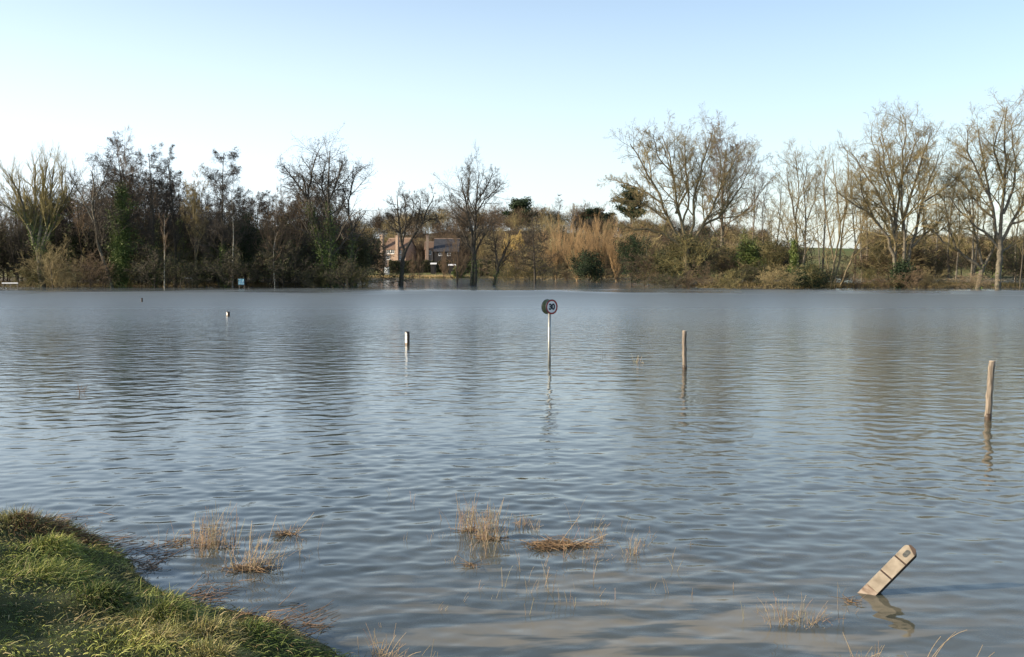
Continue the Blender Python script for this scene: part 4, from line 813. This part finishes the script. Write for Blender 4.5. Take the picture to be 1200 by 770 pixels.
# ------------------------------------------------------------------ near bank: grass
M['blade'] = mat('blade', (0.75, 0.75, 0.75), (1, 1, 1), 3, rough=.6, spec=.25, tint=True)
def grass():
    g = np.random.default_rng(21); n = 480000
    x = g.uniform(-9.6, 1.2, n); y = g.uniform(3.6, 13.6, n)
    tc = np.array([q for q in _TU]); m = n // 2; j = g.integers(0, len(tc), m); aa = g.uniform(0, 6.28, m); q = np.abs(g.normal(0, .5, m))
    x[:m] = tc[j, 0] + np.cos(aa) * q * tc[j, 2]; y[:m] = tc[j, 1] + np.sin(aa) * q * tc[j, 2]
    vis = (np.abs(x / y) < .64) & (y > 3.6); x, y = x[vis], y[vis]; z = height(x, y); k = z > .004; x, y, z = x[k], y[k], z[k]; n = len(x)
    dx = x[:, None] - tc[None, :, 0]; dy = y[:, None] - tc[None, :, 1]; w_ = tc[None, :, 3] * np.exp(-(dx ** 2 + dy ** 2) / tc[None, :, 2] ** 2)
    jn = w_.argmax(1); ar = np.arange(n); tw = np.clip(w_[ar, jn] / .1, 0, 1); ddx = dx[ar, jn] / tc[jn, 2]; ddy = dy[ar, jn] / tc[jn, 2]
    nz = lambda fx, fy, p: np.sin(x * fx + 1.7 * np.sin(y * fy + p)) * np.sin(y * fx * .8 + 1.3 * np.sin(x * fy * 1.1 + p * 2))
    flow = -.5 + 1.0 * nz(.9, .7, 1) + g.normal(0, .6, n)
    d = np.stack([np.cos(flow) * .7 * (1 - tw) + ddx * tw * .8 + .25 * tw, np.sin(flow) * .7 * (1 - tw) + ddy * tw * .8 - .25, np.full(n, .36)], 1) + g.normal(0, .30, (n, 3)); d[:, 2] = np.abs(d[:, 2]); d = nrm(d)
    L = (.055 + .065 * np.clip(.5 + .7 * nz(2.3, 1.9, .5), 0, 1) + .06 * tw) * g.uniform(.5, 1.5, n) * np.clip(.75 + z * 1.5, .75, 1)
    tr_ = (np.sin(jn * 12.9898) * 43758.5453) % 1.0
    straw = np.clip(nz(1.6, 2.2, 3.0) * 1.1 - .45 + g.normal(0, .25, n), 0, 1); straw = np.maximum(straw, (tw > .3) * (tr_ > .72) * g.uniform(.1, .9, n)); straw = np.maximum(straw, (g.random(n) < .16) * g.uniform(.4, 1, n))
    edge = np.clip(1 - z / .16, 0, 1) * (g.random(n) < .6)
    yellow = np.clip(.45 + .55 * nz(1.1, 1.5, 5) + .5 * (tr_ - .5) * tw + g.normal(0, .2, n), 0, 1)
    green = np.array([.085, .135, .028]) * (1 - yellow[:, None]) + np.array([.38, .42, .10]) * yellow[:, None]
    c = green * (1 - straw[:, None]) + np.array([.40, .31, .16]) * straw[:, None]; c = c * (1 - edge[:, None] * .75) + np.array([.13, .075, .04]) * edge[:, None] * .75
    rust = (np.hypot(x + 4.6, y - 9.9) < .45) | (np.hypot(x + 5.6, y - 10.9) < .35) | (np.hypot(x + 2.0, y - 8.1) < .3); rust = rust * (g.random(n) < .6); c = np.where(rust[:, None], np.array([.20, .11, .05]), c)
    c *= g.uniform(.65, 1.3, n)[:, None]
    w = g.uniform(.0016, .0036, n)[:, None]; p0 = np.stack([x, y, z - .015], 1); side = nrm(np.cross(d, g.normal(0, 1, (n, 3)))) * w
    droop = np.array([0, 0, -1.]) * g.uniform(.2, 1.0, n)[:, None]
    p1 = p0 + d * (L * .4)[:, None]; d2 = nrm(d + droop * .5); p2 = p1 + d2 * (L * .33)[:, None]; d3 = nrm(d + droop * 1.3); p3 = p2 + d3 * (L * .33)[:, None]
    V = np.stack([p0 - side, p0 + side, p1 - side * .9, p1 + side * .9, p2 - side * .6, p2 + side * .6, p3], 1)
    b = np.arange(n)[:, None] * 7; Fq = np.concatenate([b + [0, 1, 3, 2], b + [2, 3, 5, 4]]); Ft = b + np.array([4, 5, 6])
    return npmesh('grass', V.reshape(-1, 3), [Fq, Ft], M['blade'], cols=np.repeat(c, 7, 0))
o = link('grass', grass()); tag(o, 'long matted green grass with straw patches covering the near bank', 'grass', kind='stuff')

# ------------------------------------------------------------------ dead reeds and stems in the water
M['reed'] = mat('reed', (0.80, 0.80, 0.80), (1, 1, 1), 5, rough=.7, spec=.2, tint=True)
def stalks(P0, D_, L, bend, r, col, g, nseg=5):
    """P0 (n,3), D_ unit dir, L, bend vector (n,3)"""
    n = len(P0); nodes = np.zeros((n, nseg + 1, 3)); nodes[:, 0] = P0; d = D_
    for i in range(nseg): d = nrm(d + bend * ((i + 1) / nseg)); nodes[:, i + 1] = nodes[:, i] + d * (L / nseg)[:, None]
    rad = r[:, None] * np.linspace(1, .45, nseg + 1)[None]; A, B, ra, rb = segs_of(nodes, rad)
    return A, B, ra, rb, np.repeat(col, nseg, 0)
def clump(px, py, w, n, hmin, hmax, label, lean=(0, 0), spread=.25, r=.0032, dep=None, longs=(), base_mat=0, cat='reeds', name='dead_reeds', group=None, z=None, col=(.44, .34, .22)):
    b = onwater(px, py) if z is None else onwater(px, py, z); z0 = b[2] if z is None else z; g = np.random.default_rng(int(px * 3 + py)); s = b[1] / F; W = w * s; dep = dep or W * .6
    zz = -.12 if z is None else -.02
    P = np.stack([g.normal(0, W * .28, n), g.normal(0, dep * .3, n), np.full(n, zz)], 1)
    d = nrm(np.stack([lean[0] + g.normal(0, spread, n), lean[1] + g.normal(0, spread, n), np.ones(n)], 1)); L = g.uniform(hmin, hmax, n) * g.uniform(.55, 1, n) * s - zz
    bend = np.stack([g.normal(lean[0] * .12, .10, n), g.normal(0, .10, n), -np.abs(g.normal(0, .12, n)) * (g.random(n) < .5)], 1)
    c = np.array(col)[None] * g.uniform(.65, 1.2, n)[:, None] * (1 + g.normal(0, .06, (n, 3)))
    S = [stalks(P, d, L, bend, np.full(n, r) * g.uniform(.6, 1.3, n), c, g)]
    m = n // 3; j = g.integers(0, n, m)                     # broken blades and leaves hanging off the stalks
    Q = P[j] + d[j] * (L[j] * g.uniform(.4, .95, m))[:, None]; dd = nrm(np.stack([g.normal(lean[0], .8, m), g.normal(0, .8, m), g.normal(.1, .5, m)], 1))
    S.append(stalks(Q, dd, g.uniform(.03, .12, m), np.stack([np.zeros(m), np.zeros(m), -g.uniform(.1, .6, m)], 1), np.full(m, r * .9), c[j] * 1.1, g, 3))
    for (tx, ty, bend_z) in longs:
        t = at(tx, ty, b[1]) - np.array([b[0], b[1], z0]); l = np.linalg.norm(t); q = np.array([[g.normal(0, W * .1), 0, zz]])
        S.append(stalks(q, nrm(t[None] + [[0, 0, bend_z * l]]), np.array([l * (1 + bend_z * .3)]), np.array([[t[0] / l * bend_z * .3, 0, -bend_z * .55]]), np.array([r * 1.3]), np.array([[.55, .42, .26]]), g, 9))
    if base_mat:
        q = base_mat; a = g.uniform(0, 6.28, q); PP = np.stack([g.normal(0, W * .33, q), g.normal(0, dep * .25, q), np.abs(g.normal(.012, .012, q))], 1)
        dd = np.stack([np.cos(a), np.sin(a), g.normal(0.05, .12, q)], 1); cc = np.array([[.30, .20, .11]]) * g.uniform(.4, 1.3, (q, 1))
        S.append(stalks(PP, nrm(dd), g.uniform(.05, .22, q), np.zeros((q, 3)), np.full(q, r * 1.1), cc, g, 2))
    A, B, ra, rb, c = [np.concatenate(t) for t in zip(*S)]
    me = seg_mesh(name, [(A, B, ra, rb)], M['reed'], 3); at_ = me.color_attributes.new('tint', 'FLOAT_COLOR', 'POINT'); c4 = np.ones((len(A) * 6, 4), dtype=np.float32); c4[:, :3] = np.repeat(c, 6, 0)
    at_.data.foreach_set('color', c4.ravel()); o = link(name, me); o.location = (b[0], b[1], z0); tag(o, label, cat, group)
clump(251, 640, 42, 75, 20, 62, 'tall pale reed clump standing in the water right of the grassy bank', lean=(.05, 0), spread=.12, base_mat=40, longs=[(262, 588, 0)])
clump(222, 636, 40, 26, 12, 40, 'thin scattering of pale stems nearest the bank', lean=(.25, 0), spread=.3, base_mat=20)
clump(294, 667, 40, 70, 15, 62, 'tangled reed clump leaning right, close to the grass tussock', lean=(.28, 0), spread=.3, base_mat=120, longs=[(318, 590, .0), (300, 596, 0)])
clump(335, 627, 18, 30, 8, 26, 'small tuft of reeds with one long stalk leaning right', lean=(.1, 0), spread=.5, base_mat=60, longs=[(366, 588, 0)])
clump(548, 622, 26, 50, 20, 50, 'left half of the big reed stand in midwater, thin and upright', lean=(0, 0), spread=.12, base_mat=20, longs=[(556, 566, 0)])
clump(572, 632, 30, 95, 20, 54, 'dense tan reed clump, thickest of the midwater stand', lean=(.05, 0), spread=.16, base_mat=40, longs=[(592, 574, 0), (588, 570, 0)])
clump(611, 616, 14, 30, 8, 24, 'short dense reed tuft behind the floating reed mat', lean=(.2, 0), spread=.3, longs=[(626, 598, 0)])
clump(628, 622, 8, 12, 8, 22, 'tiny brown reed tuft just right of a short dense one', spread=.2)
clump(652, 640, 50, 40, 4, 16, 'flat floating reed mat with long stalks slanting right', lean=(.4, 0), spread=.6, base_mat=420, dep=.35, longs=[(704, 616, .0), (716, 613, .0), (690, 590, -.02), (720, 625, .08), (680, 622, 0)])
clump(704, 632, 22, 16, 8, 24, 'sparse upright stems beyond the floating reed mat', lean=(.05, 0), spread=.2)
clump(741, 650, 12, 18, 8, 34, 'small stem tuft right of the floating reed mat', lean=(.1, 0), spread=.2)
clump(697, 656, 22, 14, 6, 18, 'low broken stubs below the floating reed mat', lean=(.15, 0), spread=.4)
clump(530, 660, 14, 14, 3, 12, 'low stub tuft below the left reed stand', spread=.4)
clump(552, 664, 8, 10, 3, 10, 'dark clot of stubs under the dense reed clump', spread=.5, base_mat=20, col=(.22, .16, .09))
clump(506, 715, 10, 6, 8, 22, 'three short stems slanting right, alone in smooth water', lean=(.6, 0), spread=.15)
for (px, py, h) in [(590, 688, 36), (620, 694, 30), (634, 664, 26), (608, 664, 22), (666, 706, 28), (674, 710, 18), (652, 688, 10), (617, 720, 30), (785, 696, 28), (791, 668, 22), (789, 654, 16), (763, 690, 14), (808, 697, 10), (503, 634, 10), (458, 580, 12), (484, 590, 18), (473, 632, 14), (519, 610, 16), (873, 728, 30), (890, 718, 18), (900, 716, 14), (757, 640, 18), (805, 640, 14), (560, 690, 14), (578, 702, 12), (702, 690, 8), (362, 655, 10), (447, 735, 10), (985, 695, 18), (860, 690, 8), (540, 705, 16)]:
    clump(px, py, 3, 2, h * .7, h, 'single dead stem poking up from the near water', lean=(.03, 0), spread=.16, r=.003, name='dead_reed', cat='reed', group='single dead stems in the near water')
clump(932, 731, 62, 48, 5, 28, 'row of short broken stubs left of the leaning marker', lean=(.12, 0), spread=.28, dep=.2)
clump(944, 731, 16, 10, 14, 42, 'few longer dead stalks at the right end of the stub row', lean=(.45, 0), spread=.2)
clump(1000, 706, 18, 9, 2, 9, 'tiny floating stem scraps at the foot of the leaning marker', lean=(.2, 0), spread=.6, base_mat=14)
clump(747, 425, 8, 10, 4, 14, 'distant pale stem tuft between the speed sign and straight post', spread=.15, r=.007, col=(.6, .48, .3))
clump(706, 418, 10, 5, 4, 18, 'distant faint dark stems right of the speed sign', spread=.2, r=.006, col=(.12, .11, .10))
clump(94, 460, 9, 14, 4, 20, 'distant brown stem bent over at the top, alone at the left', lean=(.2, 0), spread=.3, r=.006, col=(.2, .15, .11))
# foreground
clump(450, 778, 50, 34, 14, 62, 'seeding reed heads drooping at the bottom edge beside the bank', lean=(.1, 0), spread=.3, longs=[(440, 734, .25), (466, 728, .2), (434, 738, .3), (480, 742, .3)])
clump(366, 775, 30, 16, 10, 34, 'few thin stems at the lower tip of the grassy bank', spread=.25)
clump(503, 790, 8, 4, 30, 60, 'lone thin stalk at the bottom edge right of the seeding reeds', lean=(.15, 0), spread=.1)
clump(1018, 790, 40, 30, 14, 50, 'upright dead stems along the bottom edge under the leaning marker', lean=(.05, 0), spread=.2, longs=[(989, 722, 0), (1014, 748, 0)])
clump(1076, 790, 30, 10, 8, 30, 'long arching stalks curving right at the bottom edge', lean=(.1, 0), spread=.3, longs=[(1120, 715, .35), (1098, 729, .25), (1112, 722, .2)])
clump(1124, 792, 22, 5, 8, 26, 'pair of slanting stalks at the bottom right corner', lean=(.4, 0), spread=.2, longs=[(1164, 745, .1), (1150, 737, .0)])
# debris caught along the bank edge
def debris():
    g = np.random.default_rng(31); S = []
    for (px, py, w, n, dep) in [(150, 655, 44, 90, .25), (120, 640, 45, 60, .2), (172, 664, 22, 70, .12), (60, 618, 60, 140, .4), (235, 702, 40, 150, .3), (200, 640, 50, 60, .3), (330, 742, 60, 160, .35)]:
        b = onwater(px, py); W = w * b[1] / F; a = g.normal(.3, .9, n); n = int(n * .6); a = a[:n]; x = b[0] + g.normal(0, W * .4, n); y = b[1] + g.normal(0, dep, n)
        P = np.stack([x, y, np.maximum(height(x, y), 0) + np.abs(g.normal(.01, .02, n))], 1)
        c = np.array([.21, .14, .09])[None] * g.uniform(.3, 1.7, (n, 1)); S.append(stalks(P, nrm(np.stack([np.cos(a), np.sin(a), g.normal(0.05, .2, n)], 1)), g.uniform(.05, .3, n), g.normal(0, .1, (n, 3)), np.full(n, .004), c, g, 2))
    A, B, ra, rb, c = [np.concatenate(t) for t in zip(*S)]; me = seg_mesh('plant_debris', [(A, B, ra, rb)], M['reed'], 3)
    at_ = me.color_attributes.new('tint', 'FLOAT_COLOR', 'POINT'); c4 = np.ones((len(A) * 6, 4), dtype=np.float32); c4[:, :3] = np.repeat(c, 6, 0); at_.data.foreach_set('color', c4.ravel())
    o = link('plant_debris', me); tag(o, 'brown dead plant litter washed up along the bank edge', 'plant debris', kind='stuff')
debris()

_g2 = np.random.default_rng(77)
for cx, cy, sx, sy, n in [(262, 648, 50, 16, 26), (565, 640, 38, 22, 22), (690, 640, 60, 26, 26), (640, 690, 70, 22, 14), (925, 722, 50, 12, 12), (330, 650, 50, 22, 8)]:
    for i in range(n):
        px = cx + _g2.normal(0, sx * .6); py = min(cy + _g2.normal(0, sy * .6), 752); h = abs(_g2.normal(22, 12)) + 8
        clump(px, py, 3, int(_g2.integers(1, 4)), h * .6, h, 'single dead stem poking up from the near water', lean=(_g2.normal(.08, .12), 0), spread=.16, r=.0026, name='dead_reed', cat='reed', group='single dead stems in the near water')
